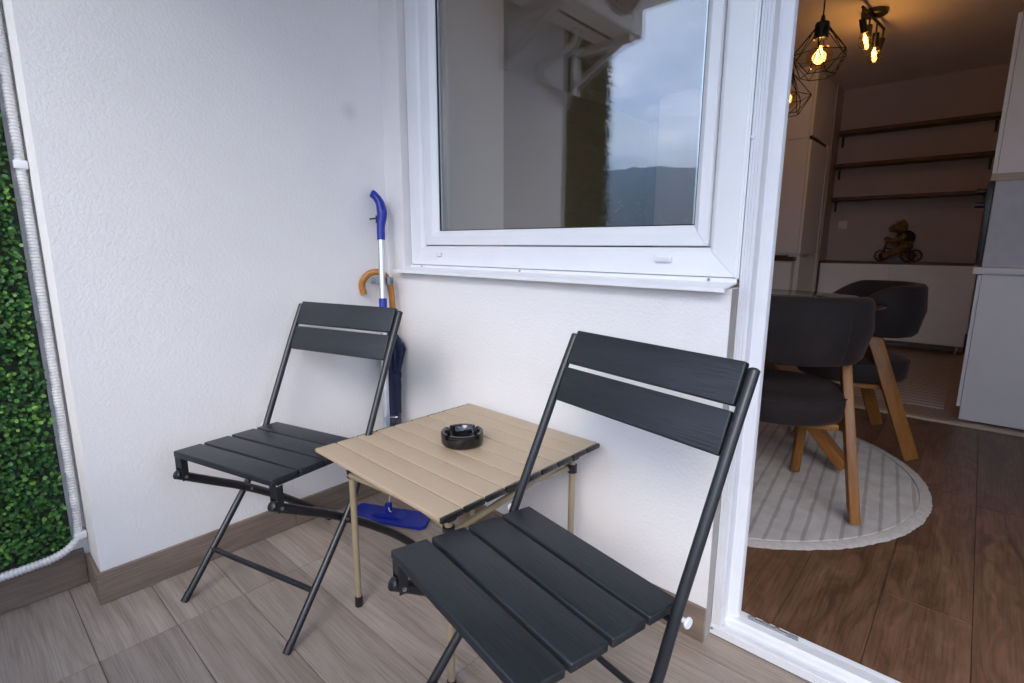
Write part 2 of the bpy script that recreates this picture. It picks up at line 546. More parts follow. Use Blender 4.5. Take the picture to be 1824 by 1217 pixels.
# walls
def wall_thing(name, label, boxes, mat):
    b = new()
    for q in boxes: box(b, *q)
    o = finish(name, b, mat, None, smooth=0)
    tag(o, label, 'wall')
    return o
def stucco_smudge():
    m = M['stucco'].copy(); m.name = 'white_stucco_smudged'
    t = m.node_tree; b = t.nodes['Principled BSDF']
    src = b.inputs['Base Color'].links[0].from_socket
    tc = t.nodes.new('ShaderNodeTexCoord')
    v = t.nodes.new('ShaderNodeVectorMath'); v.operation = 'DISTANCE'
    nz = t.nodes.new('ShaderNodeTexNoise'); nz.inputs['Scale'].default_value = 25
    t.links.new(tc.outputs['Object'], nz.inputs['Vector'])
    t.links.new(tc.outputs['Object'], v.inputs[0]); v.inputs[1].default_value = SMUDGE
    d = mathn(t, 'ADD', v.outputs['Value'], mathn(t, 'MULTIPLY', nz.outputs['Fac'], 0.02))
    r = ramp(t, [(0.0, (0.80, 0.78, 0.79)), (0.05, (1, 1, 1))])
    t.links.new(d, r.inputs[0])
    mx = t.nodes.new('ShaderNodeMix'); mx.data_type = 'RGBA'; mx.blend_type = 'MULTIPLY'; mx.inputs['Factor'].default_value = 1
    t.links.new(src, mx.inputs['A']); t.links.new(r.outputs[0], mx.inputs['B'])
    t.links.new(mx.outputs['Result'], b.inputs['Base Color'])
    return m
SMUDGE = (0.0, -0.136, 1.464)
side = wall_thing('side_wall', 'white stucco side wall with rough plaster beside the green foliage panel', [(-0.155, 0.0, -0.995, 0.10, 0.0, 2.55)], stucco_smudge())
pillar = wall_thing('end_wall', 'recessed end wall carrying the green artificial foliage panel', [(-0.45, -0.155, -1.66, -0.993, 0.0, 2.55)], M['stucco'])
back = wall_thing('back_wall', 'white stucco wall below the window behind the camping table',
    [(-0.155, 0.105, 0.002, 0.22, 0.0, 2.55), (0.105, 1.320, 0.0, 0.20, 0.0, 0.905), (0.105, 3.6, 0.0, 0.22, 2.32, 2.55), (2.75, 3.6, 0.0, 0.22, 0.0, 2.32)], M['stucco'])
# smoother narrow reveals
bx('reveal', M['reveal'], back, 0.105, 0.1075, 0.004, 0.20, 0.908, 2.32)
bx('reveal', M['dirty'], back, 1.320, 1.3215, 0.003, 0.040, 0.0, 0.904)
# skirting boards of wood-look tile
def skirt(parent, x0, x1, y0, y1, h):
    lx, ly = x1 - x0, y1 - y0
    b = new()
    if lx >= ly:
        box(b, -lx / 2, lx / 2, -ly / 2, ly / 2, 0, h, 0.0012, 1)
        return finish('skirting_board', b, M['skirt'], parent, ((x0 + x1) / 2, (y0 + y1) / 2, 0.0005))
    box(b, -ly / 2, ly / 2, -lx / 2, lx / 2, 0, h, 0.0012, 1)
    return finish('skirting_board', b, M['skirt'], parent, ((x0 + x1) / 2, (y0 + y1) / 2, 0.0005), (0, 0, R(90)))
HS = 0.094
skirt(side, 0.0, 0.011, -1.007, -0.442, HS)
skirt(side, 0.0, 0.011, -0.440, -0.001, HS)
skirt(side, -0.143, -0.001, -1.0068, -0.9955, HS)
skirt(pillar, -0.155, -0.144, -1.66, -1.0072, 0.112)
skirt(back, 0.0115, 0.67, -0.011, 0.0, HS)
skirt(back, 0.672, 1.322, -0.011, 0.0, HS)
para = wall_thing('added_parapet', 'unseen stucco parapet added at the open edge to block low sky light', [(-0.45, 3.6, -2.09, -1.97, 0.0, 0.96)], M['stucco'])  # unseen parapet, added to keep low sky light off the floor and lower walls
bx('added_coping', M['slab'], para, -0.45, 3.6, -2.095, -1.955, 0.962, 0.985)
bc = bx('balcony_ceiling', M['inner_white'], None, -0.60, 3.6, -2.09, 0.22, 2.55, 2.75)
tag(bc, kind='structure')

# interior shell
inf = bx('interior_floor', M['grout'], None, -1.75, 3.6, 0.10, YF, -0.15, IF - 0.006)
tag(inf, kind='structure')
PW = 0.195
plen = 1.28
pm = {}
x = 1.637 - 17 * PW
ci = 0
while x < 3.55:
    y = 0.120 - (ci * 0.43) % plen
    while y < 2.47:
        ya, yb = max(y, 0.120), min(y + plen, 2.468)
        if yb - ya > 0.04:
            key = round(yb - ya, 3)
            if key not in pm:
                b = new(); g = 0.0006
                box(b, -(yb - ya) / 2 + g, (yb - ya) / 2 - g, -PW / 2 + g, PW / 2 - g, -0.005, 0, 0.0009, 1)
                o = finish('plank', b, M['plank'], inf); pm[key] = o.data
            else:
                o = link('plank', pm[key], inf)
            o.location = (x + PW / 2, (ya + yb) / 2, IF)
            o.rotation_euler = (0, 0, R(90))
        y += plen
    x += PW; ci += 1
# kitchen floor behind a tan threshold strip
bx('kitchen_floor', M['kitchen_tile'], inf, -1.6, 3.6, 2.522, YF, IF - 0.006, IF + 0.004)
bx('threshold_strip', M['cabedge'], inf, -1.6, 3.6, 2.470, 2.520, IF - 0.006, IF + 0.012, 0.003)
inw = new()
box(inw, -0.20, -0.03, 0.221, 0.70, 0, CEIL)
iw1 = finish('interior_side_wall', inw, M['inner_white'], None, smooth=0); tag(iw1, 'pale interior wall seen through the window glass', 'wall')
inw = new(); box(inw, -1.75, 3.6, YF, YF + 0.15, 0, CEIL)
iw2 = finish('interior_far_wall', inw, M['inner_wall'], None, smooth=0); tag(iw2, 'rose grey wall behind the brown shelves at the far end of the kitchen', 'wall')
inw = new(); box(inw, 3.6, 3.75, 0.0, YF + 0.15, 0, CEIL)
iw3 = finish('interior_right_wall', inw, M['inner_white'], None, smooth=0); tag(iw3, kind='structure')
inw = new(); box(inw, -1.75, -1.60, 0.22, YF, 0, CEIL); box(inw, -1.75, -0.20, 0.05, 0.219, 0, CEIL)
iw4 = finish('interior_left_wall', inw, M['inner_wall'], None, smooth=0); tag(iw4, kind='structure')
ic = bx('interior_ceiling', M['ceil'], None, -1.75, 3.75, 0.20, YF + 0.15, CEIL, CEIL + 0.2)
tag(ic, kind='structure')

# ------------------------------------------------------------------ window
win = empty('window', (0, 0, 0))
tag(win, 'large fixed white plastic window above the table, sky mirrored in its glass', 'window')
WX0, WX1, WZ0, WZ1 = 0.1085, 1.316, 0.926, 2.30
def frame_ring(name, parent, mat, x0, x1, z0, z1, wl, wr, wb, wt, y0, y1, cham):
    """four mitred members with a sloped inner edge and a hairline joint at each corner"""
    def ring(ix, y):
        return [Vector(p) for p in ((x0 + wl * ix, y, z0 + wb * ix), (x1 - wr * ix, y, z0 + wb * ix), (x1 - wr * ix, y, z1 - wt * ix), (x0 + wl * ix, y, z1 - wt * ix))]
    c = cham
    levels = [ring(0, y1), ring(0, y0 + 0.004), ring(0.05, y0), ring(c, y0), ring(c + 0.06, y0 + 0.002), ring(0.95, y0 + 0.011), ring(1, y0 + 0.015), ring(1, y1)]
    for k in range(4):
        bm = new(); k2 = (k + 1) % 4
        d = (levels[0][k2] - levels[0][k]).normalized() * 0.00045
        A = [bm.verts.new(lv[k] + d) for lv in levels]
        B = [bm.verts.new(lv[k2] - d) for lv in levels]
        n = len(levels)
        for i_ in range(n):
            bm.faces.new((A[i_], B[i_], B[(i_ + 1) % n], A[(i_ + 1) % n]))
        bm.faces.new(A); bm.faces.new(B[::-1])
        finish(name, bm, mat, parent, smooth=30)
frame_ring('frame_member', win, M['pvc'], WX0, WX1, WZ0, WZ1, 0.076, 0.070, 0.070, 0.07, 0.032, 0.100, 0.80)
sash = empty('sash'); sash.parent = win
frame_ring('sash_member', sash, M['pvc'], WX0 + 0.0795, WX1 - 0.0735, WZ0 + 0.0735, WZ1 - 0.0735, 0.066, 0.040, 0.050, 0.05, 0.036, 0.098, 0.62)
bx('frame_rebate', M['greyplastic'], win, WX0 + 0.070, WX0 + 0.0795, 0.050, 0.096, WZ0 + 0.075, WZ1 - 0.075)
b = new()
GX0, GX1, GZ0, GZ1 = WX0 + 0.1455, WX1 - 0.1135, WZ0 + 0.1235, WZ1 - 0.1235
for (xa, xb, za, zb) in ((GX0, GX1, GZ0, GZ0 + 0.003), (GX0, GX1, GZ1 - 0.003, GZ1), (GX0, GX0 + 0.003, GZ0 + 0.0031, GZ1 - 0.0031), (GX1 - 0.003, GX1, GZ0 + 0.0031, GZ1 - 0.0031)):
    box(b, xa, xb, 0.054, 0.060, za, zb)
finish('gasket', b, M['rubber'], sash)
bx('spacer_bar', M['alu'], sash, GX0 + 0.0005, GX0 + 0.012, 0.0665, 0.0805, GZ0 + 0.004, GZ1 - 0.004)
bx('spacer_bar', M['alu'], sash, GX1 - 0.012, GX1 - 0.0005, 0.0665, 0.0805, GZ0 + 0.004, GZ1 - 0.004)
for gy in (0.062, 0.081):
    bx('pane', M['pane'], win, GX0 + 0.0002, GX1 - 0.0002, gy, gy + 0.004, GZ0 + 0.0002, GZ1 - 0.0002)
for cx_, ww in ((0.277, 0.012), (1.139, 0.021)):
    finish('drain_cap', box(new(), cx_ - ww, cx_ + ww, 0.021, 0.0318, 0.9605, 0.9735, 0.0025), M['whiteplastic'], win)
# sill with drip lip, fixing screws
b = new()
prism(b, [(0.033, 0.926), (0.033, 0.914), (-0.040, 0.906), (-0.040, 0.899), (-0.0420, 0.899), (-0.0420, 0.909), (0.030, 0.9175), (0.030, 0.926)], 'x', 0.090, 1.319)
sill = finish('sill', b, M['sill'], win, smooth=25)
for xs in (0.175, 0.66, 1.255):
    b = new(); cyl(b, (xs, 0.0300, 0.9215), (xs, 0.0275, 0.9215), 0.0035, 10); finish('screw', b, M['bolt'], sill)
# thin joint strips between window and door
bx('joint_strip', M['pvc'], win, 1.3162, 1.3205, 0.038, 0.10, 0.926, 2.31)

# ------------------------------------------------------------------ balcony door frame
door = empty('balcony_door', (1.318, 0.04, 0))
tag(door, 'open white balcony door frame with ribbed jamb and low threshold', 'door')
def wp(o):  # parent keeping world coordinates
    o.location = (o.location[0] - 1.318, o.location[1] - 0.04, o.location[2])
    return o
def jamb(x0, sgn):
    b = new()
    def X(d): return x0 + sgn * d
    poly = [(X(0), 0.102), (X(0), 0.040)]
    for k in range(4):   # ribs
        a = 0.001 + k * 0.0063
        poly += [(X(a), 0.0385), (X(a + 0.0048), 0.0385), (X(a + 0.0052), 0.0400), (X(a + 0.0060), 0.0400)]
    poly += [(X(0.0265), 0.040), (X(0.0265), 0.078), (X(0.030), 0.081), (X(0.044), 0.083), (X(0.051), 0.086), (X(0.0535), 0.093), (X(0.0535), 0.102)]
    prism(b, poly, 'z', 0.030, 2.30)
    return wp(finish('jamb', b, M['pvc_dirty'], door, smooth=25))
jamb(1.3220, 1)
jamb(2.745, -1)
b = new()
poly = [(0.118, 0.004), (0.036, 0.004)]
for k in range(3):
    a = 0.005 + k * 0.0075
    poly += [(0.0345, a), (0.0345, a + 0.006), (0.036, a + 0.0065)]
poly += [(0.036, 0.029), (0.044, 0.0305), (0.046, 0.026), (0.066, 0.026), (0.068, 0.040), (0.074, 0.046), (0.098, 0.046), (0.099, 0.034), (0.104, 0.034), (0.105, 0.044), (0.112, 0.046), (0.118, 0.046)]
prism(b, poly, 'x', 1.3222, 2.7448)
th = wp(finish('threshold', b, M['pvc_dirty'], door, smooth=25))
b = new(); prism(b, [(0.04, 2.232), (0.17, 2.232), (0.17, 2.30), (0.04, 2.30)], 'x', 1.3905, 2.676)
wp(finish('head_frame', b, M['pvc_dirty'], door))
b = new()
box(b, 1.394, 1.490, 0.0990, 0.1035, 0.036, 0.053, 0.001)
box(b, 1.400, 1.412, 0.0985, 0.104, 0.053, 0.058, 0.001)
box(b, 1.430, 1.447, 0.0985, 0.104, 0.053, 0.059, 0.002)
box(b, 1.459, 1.468, 0.0985, 0.104, 0.053, 0.057, 0.001)
lt = wp(finish('latch', b, M['steel'], door))
b = new(); box(b, 1.491, 1.512, 0.0985, 0.1045, 0.034, 0.055, 0.002)
wp(finish('latch_end', b, M['greyplastic'], door))
b = new(); box(b, 1.5135, 2.740, 0.0995, 0.1036, 0.0342, 0.0362); wp(finish('groove_shade_strip', b, M['greyplastic'], door))  # dark strip put in for the shade in the track groove
for (xs, zs) in ((1.327, 0.02),):
    b = new(); cyl(b, (xs, 0.0382, zs), (xs, 0.0335, zs), 0.0035, 10); wp(finish('screw', b, M['bolt'], door))
b = new(); lathe(b, [(0, 0.0036), (0.004, 0.003), (0.0052, 0.0008), (0.0052, 0)], 16)
o = finish('cover_cap', b, M['whiteplastic'], door, (0.008, -0.0015, 1.235), (R(90), 0, 0))

# ------------------------------------------------------------------ foliage panel on the end wall
ivy = empty('foliage_panel', (-0.155, -1.33, 0.11))
tag(ivy, 'dense green artificial boxwood foliage panel on the recessed wall', 'foliage')
bx('backing', M['ivy_back'], ivy, 0.002, 0.010, -0.31, 0.300, 0.012, 2.19)
def leaves(count, ymin, ymax, zmin, zmax):
    verts = []; faces = []; tint = []
    base = [(0.0, 0.0, 0.0), (0.35, 0.42, 0.10), (0.75, 0.45, 0.14), (1.05, 0.22, 0.05), (1.05, -0.22, 0.05), (0.75, -0.45, 0.14), (0.35, -0.42, 0.10), (0.6, 0.0, -0.05)]
    fidx = [(0, 7, 1), (1, 7, 2), (2, 7, 3), (3, 7, 4), (4, 7, 5), (5, 7, 6), (6, 7, 0)]
    for i in range(count):
        y = rng.uniform(ymin, ymax); z = rng.uniform(zmin, zmax)
        clump = 0.5 + 0.5 * math.sin(y * 31 + 3 * math.sin(z * 17)) * math.sin(z * 27 + 2 * math.sin(y * 23))
        xo = 0.010 + 0.042 * rng.random() ** 0.8 * (0.45 + 0.55 * clump)
        s = rng.uniform(0.0072, 0.0130)
        d = Vector((rng.uniform(0.0, 0.9), rng.normal() * 0.9, rng.normal() * 0.9 - 0.15)).normalized()
        nrm = Vector((1.0, rng.normal() * 0.55, rng.normal() * 0.55 + 0.35))
        nrm = (nrm - d * nrm.dot(d)).normalized()
        sd_ = nrm.cross(d)
        p = Vector((xo, y, z))
        n0 = len(verts)
        for (a, b_, c) in base:
            verts.append(p + s * (a * d + b_ * sd_ + c * nrm))
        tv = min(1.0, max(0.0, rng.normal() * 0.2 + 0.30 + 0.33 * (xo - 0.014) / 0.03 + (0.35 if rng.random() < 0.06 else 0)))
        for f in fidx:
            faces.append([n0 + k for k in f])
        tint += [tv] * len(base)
    me = bpy.data.meshes.new('foliage')
    me.from_pydata(verts, [], faces)
    at = me.attributes.new('tint', 'FLOAT', 'POINT')
    at.data.foreach_set('value', np.array(tint, dtype=np.float32))
    me.materials.append(M['leaf'])
    me.shade_smooth()
    return me
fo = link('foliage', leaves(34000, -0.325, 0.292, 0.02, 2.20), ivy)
tag(fo, kind='stuff')
b = new()
for i in range(90):
    y = rng.uniform(-0.31, 0.27); z = rng.uniform(0.02, 2.05)
    p = Vector((0.012, y, z)); q = p + Vector((rng.uniform(0.01, 0.02), rng.normal() * 0.02, rng.normal() * 0.02))
    tube(b, [p, (p + q) / 2 + Vector((0.004, 0, 0)), q], 0.0012, 5)
tag(finish('twigs', b, M['twig'], ivy), kind='stuff')

# corrugated conduit in the corner, running down and then along the skirting
cond = empty('corrugated_conduit', (-0.139, -1.012, 0.118))
tag(cond, 'white corrugated conduit running down the corner beside the foliage panel', 'conduit')
path = smooth_path([(0.004, 0, 2.42), (0.004, 0.000, 1.6), (0.003, 0.001, 1.0), (0.004, 0, 0.4), (0.004, -0.001, 0.10), (0.010, -0.012, 0.035), (0.026, -0.055, 0.012), (0.034, -0.13, 0.009), (0.036, -0.30, 0.008), (0.036, -0.62, 0.008)], 40)
# resample evenly
def resample(pts, step):
    out = [pts[0]]; acc = 0
    for a, c in zip(pts, pts[1:]):
        d = (c - a).length
        while acc + d >= step:
            tt = (step - acc) / d
            a = a + (c - a) * tt; d = (c - a).length; out.append(a.copy()); acc = 0
        acc += d
    return out
rp = resample(path, 0.0021)
b = new(); tube(b, rp, 0.01, 12, True, [0.0113 if (i // 2) % 2 == 0 else 0.0096 for i in range(len(rp))])
finish('hose', b, M['conduit'], cond, smooth=60)
for zc in (1.08, 0.045, 2.0):
    b = new(); box(b, -0.012, 0.0175, -0.0135, 0.0155, zc - 0.011, zc + 0.011, 0.004)
    finish('clip', b, M['whiteplastic'], cond)

# ------------------------------------------------------------------ folding chairs
def make_chair():
    root = empty('folding_chair')
    WS, WB, WT, WR = 0.1938, 0.197, 0.2085, 0.1885
    d = 0.327; z0, z1 = 0.4526, 0.4346
    tilt = math.atan2(z1 - z0, d)
    sw = 0.0755; pitch = (math.hypot(d, z1 - z0) - sw) / 3
    TH = 0.017
    b = new(); box(b, -WS, WS, -sw / 2, sw / 2, -TH, 0, 0.0035, 3)
    me = None
    for k in range(4):
        s = sw / 2 + k * pitch
        loc = (0, s * math.cos(tilt), z0 + s * math.sin(tilt))
        if me is None:
            o = finish('seat_slat', b, M['slat'], root, loc, (tilt, 0, 0)); me = o.data
        else:
            o = link('seat_slat', me, root, loc, (tilt, 0, 0))
    # back slats lie in front of the tubes
    u0, v0, u1, v1 = 0.4071, 0.6618, 0.4713, 0.8107
    ang = math.atan2(v1 - v0, u1 - u0)
    Lb = math.hypot(u1 - u0, v1 - v0)
    bw = (Lb - 0.009) / 2
    b = new(); box(b, -WB, WB, -bw / 2, bw / 2, -0.0075, 0.0075, 0.003, 3)
    me = None
    for k in range(2):
        s = bw / 2 + k * (bw + 0.009)
        loc = (0, u0 + s * math.cos(ang), v0 + s * math.sin(ang))
        if me is None:
            o = finish('back_slat', b, M['slat'], root, loc, (ang, 0, 0)); me = o.data
        else:
            link('back_slat', me, root, loc, (ang, 0, 0))
    for s in (-1, 1):
        x = s * WT
        prof = [(-0.002, 0.010), (0.05, 0.0715), (0.12, 0.1545), (0.205, 0.257), (0.226, 0.284), (0.246, 0.315), (0.264, 0.350), (0.282, 0.395), (0.300, 0.4375), (0.36, 0.567), (0.42, 0.697), (0.4697, 0.7985)]
        b = new(); tube(b, smooth_path([(x, u, z) for u, z in prof], 5), 0.0096, 16)
        lg = finish('leg', b, M['tube'], root, smooth=50)
        # foot cut flat on the floor
        b = new(); tube(b, [(x, -0.0115, 0.0004), (x, 0.006, 0.021)], 0.0104, 16)
        bmesh.ops.bisect_plane(b, geom=b.verts[:] + b.edges[:] + b.faces[:], plane_co=(0, 0, 0.0004), plane_no=(0, 0, 1), clear_inner=True)
        bmesh.ops.holes_fill(b, edges=[e for e in b.edges if e.is_boundary])
        finish('foot_cap', b, M['blackplastic'], lg, smooth=50)
        b = new(); lathe(b, [(0.0095, -0.002), (0.0098, 0.0), (0.0088, 0.003), (0.005, 0.0052), (0, 0.0056)], 16)
        finish('end_cap', b, M['blackplastic'], lg, (x, 0.4697, 0.7985), (-math.atan2(0.4697 - 0.42, 0.7985 - 0.697), 0, 0))
        xr = s * WR
        rail = [(0.000, 0.3855), (0.09, 0.331), (0.16, 0.289), (0.205, 0.2595), (0.26, 0.221), (0.31, 0.184), (0.36, 0.144), (0.41, 0.103), (0.46, 0.058), (0.513, 0.006)]
        b = new()
        pth = smooth_path([(xr, u, z) for u, z in rail], 5)
        tube(b, pth, 0.0122, 16)
        rl = finish('rear_leg', b, M['tube'], root, smooth=50)
        b = new(); tube(b, [(xr, -0.0035, 0.3876), (xr, -0.0022, 0.3868), (xr, 0.001, 0.3849)], 0.011, 16, True, [0.0105, 0.0124, 0.0125])
        finish('end_cap', b, M['blackplastic'], rl, smooth=50)
        # bracket from the front slat to the rail
        b = new()
        xi = xr - s * 0.0120
        box(b, min(xi, xi - s * 0.002), max(xi, xi - s * 0.002), 0.006, 0.024, 0.366, 0.4355, 0.0006, 1)
        xo = xr + s * 0.0118
        box(b, min(xo, xo - s * 0.002) + s * 0.0012, max(xo, xo - s * 0.002) + s * 0.0012, 0.006, 0.024, 0.366, 0.4345, 0.0006, 1)
        box(b, min(xi, xo), max(xi, xo), 0.0062, 0.0082, 0.402, 0.434, 0.0004, 1)
        br = finish('bracket', b, M['tube'], root)
        b = new()
        cyl(b, (xr - s * 0.016, 0.0155, 0.376), (xr + s * 0.0155, 0.0155, 0.376), 0.0042, 12)
        finish('bolt', b, M['bolt'], br, smooth=50)
        b = new(); cyl(b, (xr - s * 0.013, 0.205, 0.2585), (x + s * 0.0125, 0.205, 0.2585), 0.0042, 12)
        finish('bolt', b, M['bolt'], root, smooth=50)
        # seat runner under the slats
        b = new(); prism(b, [(0.028, 0.4325), (0.305, 0.4175), (0.305, 0.4065), (0.030, 0.4215)], 'x', s * 0.172 - 0.0015, s * 0.172 + 0.0015)
        finish('seat_runner', b, M['tube'], root)
        b = new(); lathe(b, [(0.0045, -0.012), (0.0045, 0.0), (0.009, 0.0005), (0.0095, 0.003), (0.0085, 0.005), (0, 0.0055)], 20)
        finish('pivot_knob', b, M['whiteplastic'], root, (x + s * 0.0155, 0.302, 0.425), (0, R(90) * s, 0))
    b = new(); cyl(b, (-WT, 0.084, 0.1135), (WT, 0.084, 0.1135), 0.0075, 14); finish('crossbar', b, M['tube'], root, smooth=50)
    b = new(); cyl(b, (-WR, 0.432, 0.083), (WR, 0.432, 0.083), 0.0075, 14); finish('crossbar', b, M['tube'], root, smooth=50)
    b = new(); cyl(b, (-WT, 0.301, 0.4115), (WT, 0.301, 0.4115), 0.0055, 12); finish('pivot_rod', b, M['tube'], root, smooth=50)
    return root
c1 = make_chair()
c1.location = (0.3634, -0.781, 0); c1.rotation_euler = (0, 0, R(14.8))
tag(c1, 'charcoal slatted folding chair between the side wall and the sand table', 'chair', 'folding chairs at the camping table')
c2 = copy_tree(c1)
c2.location = (1.1841, -0.7461, 0); c2.rotation_euler = (0, 0, R(-10.84))
tag(c2, 'charcoal slatted folding chair in front of the balcony door frame', 'chair', 'folding chairs at the camping table')

# ------------------------------------------------------------------ camping table
tb = empty('camping_table', (0.738, -0.307, 0), R(-1.3))
tag(tb, 'low sand coloured roll-top camping table between the two folding chairs', 'table')
TZ = 0.465
NS = 9; DY = 0.562 / NS; HX = 0.2635
b = new()
prof = [(-DY / 2 + 0.0017, -0.0085), (-DY / 2 + 0.0017, -0.0016), (-DY / 2 + 0.0030, -0.0004), (-DY / 2 + 0.005, 0.0), (DY / 2 - 0.005, 0.0), (DY / 2 - 0.0030, -0.0004), (DY / 2 - 0.0017, -0.0016), (DY / 2 - 0.0017, -0.0085)]
prism(b, prof, 'x', -HX + 0.004, HX - 0.004)
sme = None; cme = None
for k in range(NS):
    y = -0.281 + DY * (k + 0.5)
    zj = TZ + random.uniform(-0.0003, 0.0003)
    if sme is None:
        so = finish('slat', b, M['tan'], tb, (0, y, zj), smooth=30); sme = so.data
    else:
        so = link('slat', sme, tb, (0, y, zj))
    for s in (-1, 1):
        if cme is None:
            bb = new(); box(bb, -0.004, 0.0045, -DY / 2 + 0.0025, DY / 2 - 0.0025, -0.0125, -0.0006, 0.0018, 2)
            co = finish('end_cap', bb, M['blackplastic'], so, (s * HX, 0, 0)); cme = co.data
        else:
            link('end_cap', cme, so, (s * HX, 0, 0))
# elastic cords / dark joints under the slats
for xx in (-0.235, 0.235):
    bx('hinge_strap', M['blackplastic'], tb, xx - 0.012, xx + 0.012, -0.27, 0.27, TZ - 0.0155, TZ - 0.0098, 0.001, 1)
LEGS = {(-1, -1): (-0.188, -0.217), (1, -1): (0.2215, -0.224), (-1, 1): (-0.188, 0.2165), (1, 1): (0.2215, 0.2165)}
for (sx, sy), (lx, ly) in LEGS.items():
    b = new(); tube(b, [(lx, ly, 0.012), (lx - 0.0 * sx, ly, 0.44)], 0.0088, 16)
    lg = finish('leg', b, M['tan_tube'], tb, smooth=50)
    b = new(); lathe(b, [(0, 0.0003), (0.0105, 0.0003), (0.0113, 0.002), (0.0106, 0.030), (0.0088, 0.0305)], 18, (lx, ly, 0))
    finish('foot', b, M['blackplastic'], lg, smooth=40)
    b = new(); box(b, lx - 0.0155, lx + 0.0155, ly - 0.0135, ly + 0.0135, 0.424, 0.4535, 0.005, 3)
    kn = finish('connector', b, M['blackplastic'], tb)
    b = new(); cyl(b, (lx + 0.004, ly - 0.0148, 0.439), (lx + 0.004, ly + 0.0148, 0.439), 0.0035, 10)
    cyl(b, (lx - 0.0168, ly, 0.439), (lx + 0.0168, ly, 0.439), 0.0035, 10); finish('rivet', b, M['bolt'], kn)
    b = new(); lathe(b, [(0.0089, 0.0), (0.0135, 0.001), (0.0135, 0.023), (0.0089, 0.024)], 18, (lx, ly, 0.386))
    kn2 = finish('sliding_collar', b, M['blackplastic'], tb, smooth=40)
    b = new(); cyl(b, (lx + 0.0, ly - 0.0148, 0.397), (lx, ly + 0.0148, 0.397), 0.0032, 10); finish('rivet', b, M['bolt'], kn2)
def brace(a, zA, c, zC, off):
    pa, pc = LEGS[a], LEGS[c]
    d = Vector((pc[0] - pa[0], pc[1] - pa[1], 0)).normalized()
    n = Vector((-d.y, d.x, 0)) * off
    A = Vector((pa[0], pa[1], zA)) + d * 0.010 + n; Cc = Vector((pc[0], pc[1], zC)) - d * 0.010 + n
    b = new(); tube(b, [A, Cc], 0.0078, 14); finish('brace', b, M['tan_tube'], tb, smooth=50)
for a, c in (((-1, -1), (1, -1)), ((1, -1), (1, 1)), ((1, 1), (-1, 1)), ((-1, 1), (-1, -1))):
    brace(a, 0.438, c, 0.397, 0.0085)
    brace(a, 0.397, c, 0.438, -0.0085)

# ------------------------------------------------------------------ ashtray
ash = empty('ashtray', (0.733, -0.290, TZ + 0.0012), R(2))
tag(ash, 'round black glass ashtray with four notches on the sand table', 'ashtray')
b = new()
NA = 96
Ro, Ri, Hh = 0.058, 0.0475, 0.036
notch = [k * math.pi / 2 for k in range(4)]
def nz(a):
    m_ = min(abs((a - q + math.pi) % (2 * math.pi) - math.pi) for q in notch)
    return Hh - 0.0125 * (1 - min(1, max(0, (m_ - 0.075) / 0.035)))
rings = []
for k in range(NA):
    a = 2 * math.pi * k / NA
    top = nz(a)
    c, s = math.cos(a), math.sin(a)
    pr = [(0.0, 0.0), (0.051, 0.0), (0.0545, 0.002), (Ro, 0.009), (Ro, top - 0.002), (Ro - 0.002, top), (Ri + 0.001, top), (Ri - 0.001, top - 0.002), (0.0425, 0.0125), (0.038, 0.0095), (0.02, 0.0085), (0.0, 0.0085)]
    rings.append([bm_ for bm_ in [(r_ * c, r_ * s, z_) for r_, z_ in pr]])
V = []
c0 = b.verts.new((0, 0, 0)); c1_ = b.verts.new((0, 0, 0.0085))
for rg in rings: V.append([b.verts.new(p) for p in rg[1:-1]])
for k in range(NA):
    A, B_ = V[k], V[(k + 1) % NA]
    b.faces.new((c0, B_[0], A[0])); b.faces.new((A[-1], B_[-1], c1_))
    for j in range(len(A) - 1): b.faces.new((A[j], B_[j], B_[j + 1], A[j + 1]))
finish('bowl', b, M['blackglass'], ash, smooth=40)

# ------------------------------------------------------------------ spray mop in the corner
mop = empty('floor_mop', (0.19, -0.17, 0))
tag(mop, 'blue flat floor mop with aluminium pole leaning into the corner', 'mop')
P0 = Vector((0.0, 0.0, 0.055)); P1 = Vector((-0.150, 0.120, 1.18))
ax = (P1 - P0).normalized()
def along(f): return P0 + (P1 - P0) * f
b = new(); tube(b, [along(0.03), along(0.86)], 0.0128, 16); finish('pole', b, M['alu'], mop, smooth=50)
b = new(); tube(b, [along(0.61), along(0.665)], 0.0150, 16); finish('pole_collar', b, M['blue'], mop, smooth=50)
side_v = Vector((0.6, 0.8, 0)).cross(ax).normalized()
hp = [along(0.855), along(0.90), along(0.93) + Vector((0.004, 0.004, 0)), along(0.955) + Vector((0.003, 0.003, 0)), along(0.98) + Vector((-0.002, -0.003, 0.0)), along(1.0) + Vector((-0.012, -0.016, 0.0)), along(1.006) + Vector((-0.019, -0.026, 0))]
b = new(); tube(b, smooth_path(hp, 6), 0.012, 16, True, list(np.interp(np.linspace(0, 1, 37), [0, 0.12, 0.3, 0.45, 0.6, 0.8, 0.95, 1], [0.0150, 0.0150, 0.0175, 0.0190, 0.0165, 0.0140, 0.0150, 0.0110])))
gr = finish('handle', b, M['blue'], mop, smooth=50)
tp = along(0.925) + Vector((-0.012, -0.016, 0.0))
b = new(); box(b, -0.020, 0.004, -0.005, 0.005, -0.003, 0.003, 0.001); finish('trigger', b, M['navy'], gr, tuple(tp), (0, R(-8), R(50)))
b = new(); box(b, -0.006, 0.001, -0.006, 0.006, -0.014, 0.014, 0.001); finish('trigger_slot', b, M['rubber'], gr, tuple(along(0.922) + Vector((-0.0065, -0.010, 0))), (0, 0, R(50)))
# tank clipped to the pole
tk = along(0.245)
b = new(); box(b, -0.032, 0.032, -0.020, 0.020, -0.048, 0.048, 0.010, 3)
finish('tank', b, M['tank'], mop, tuple(tk + Vector((0.018, 0.024, 0))), (0, R(-7), R(35)))
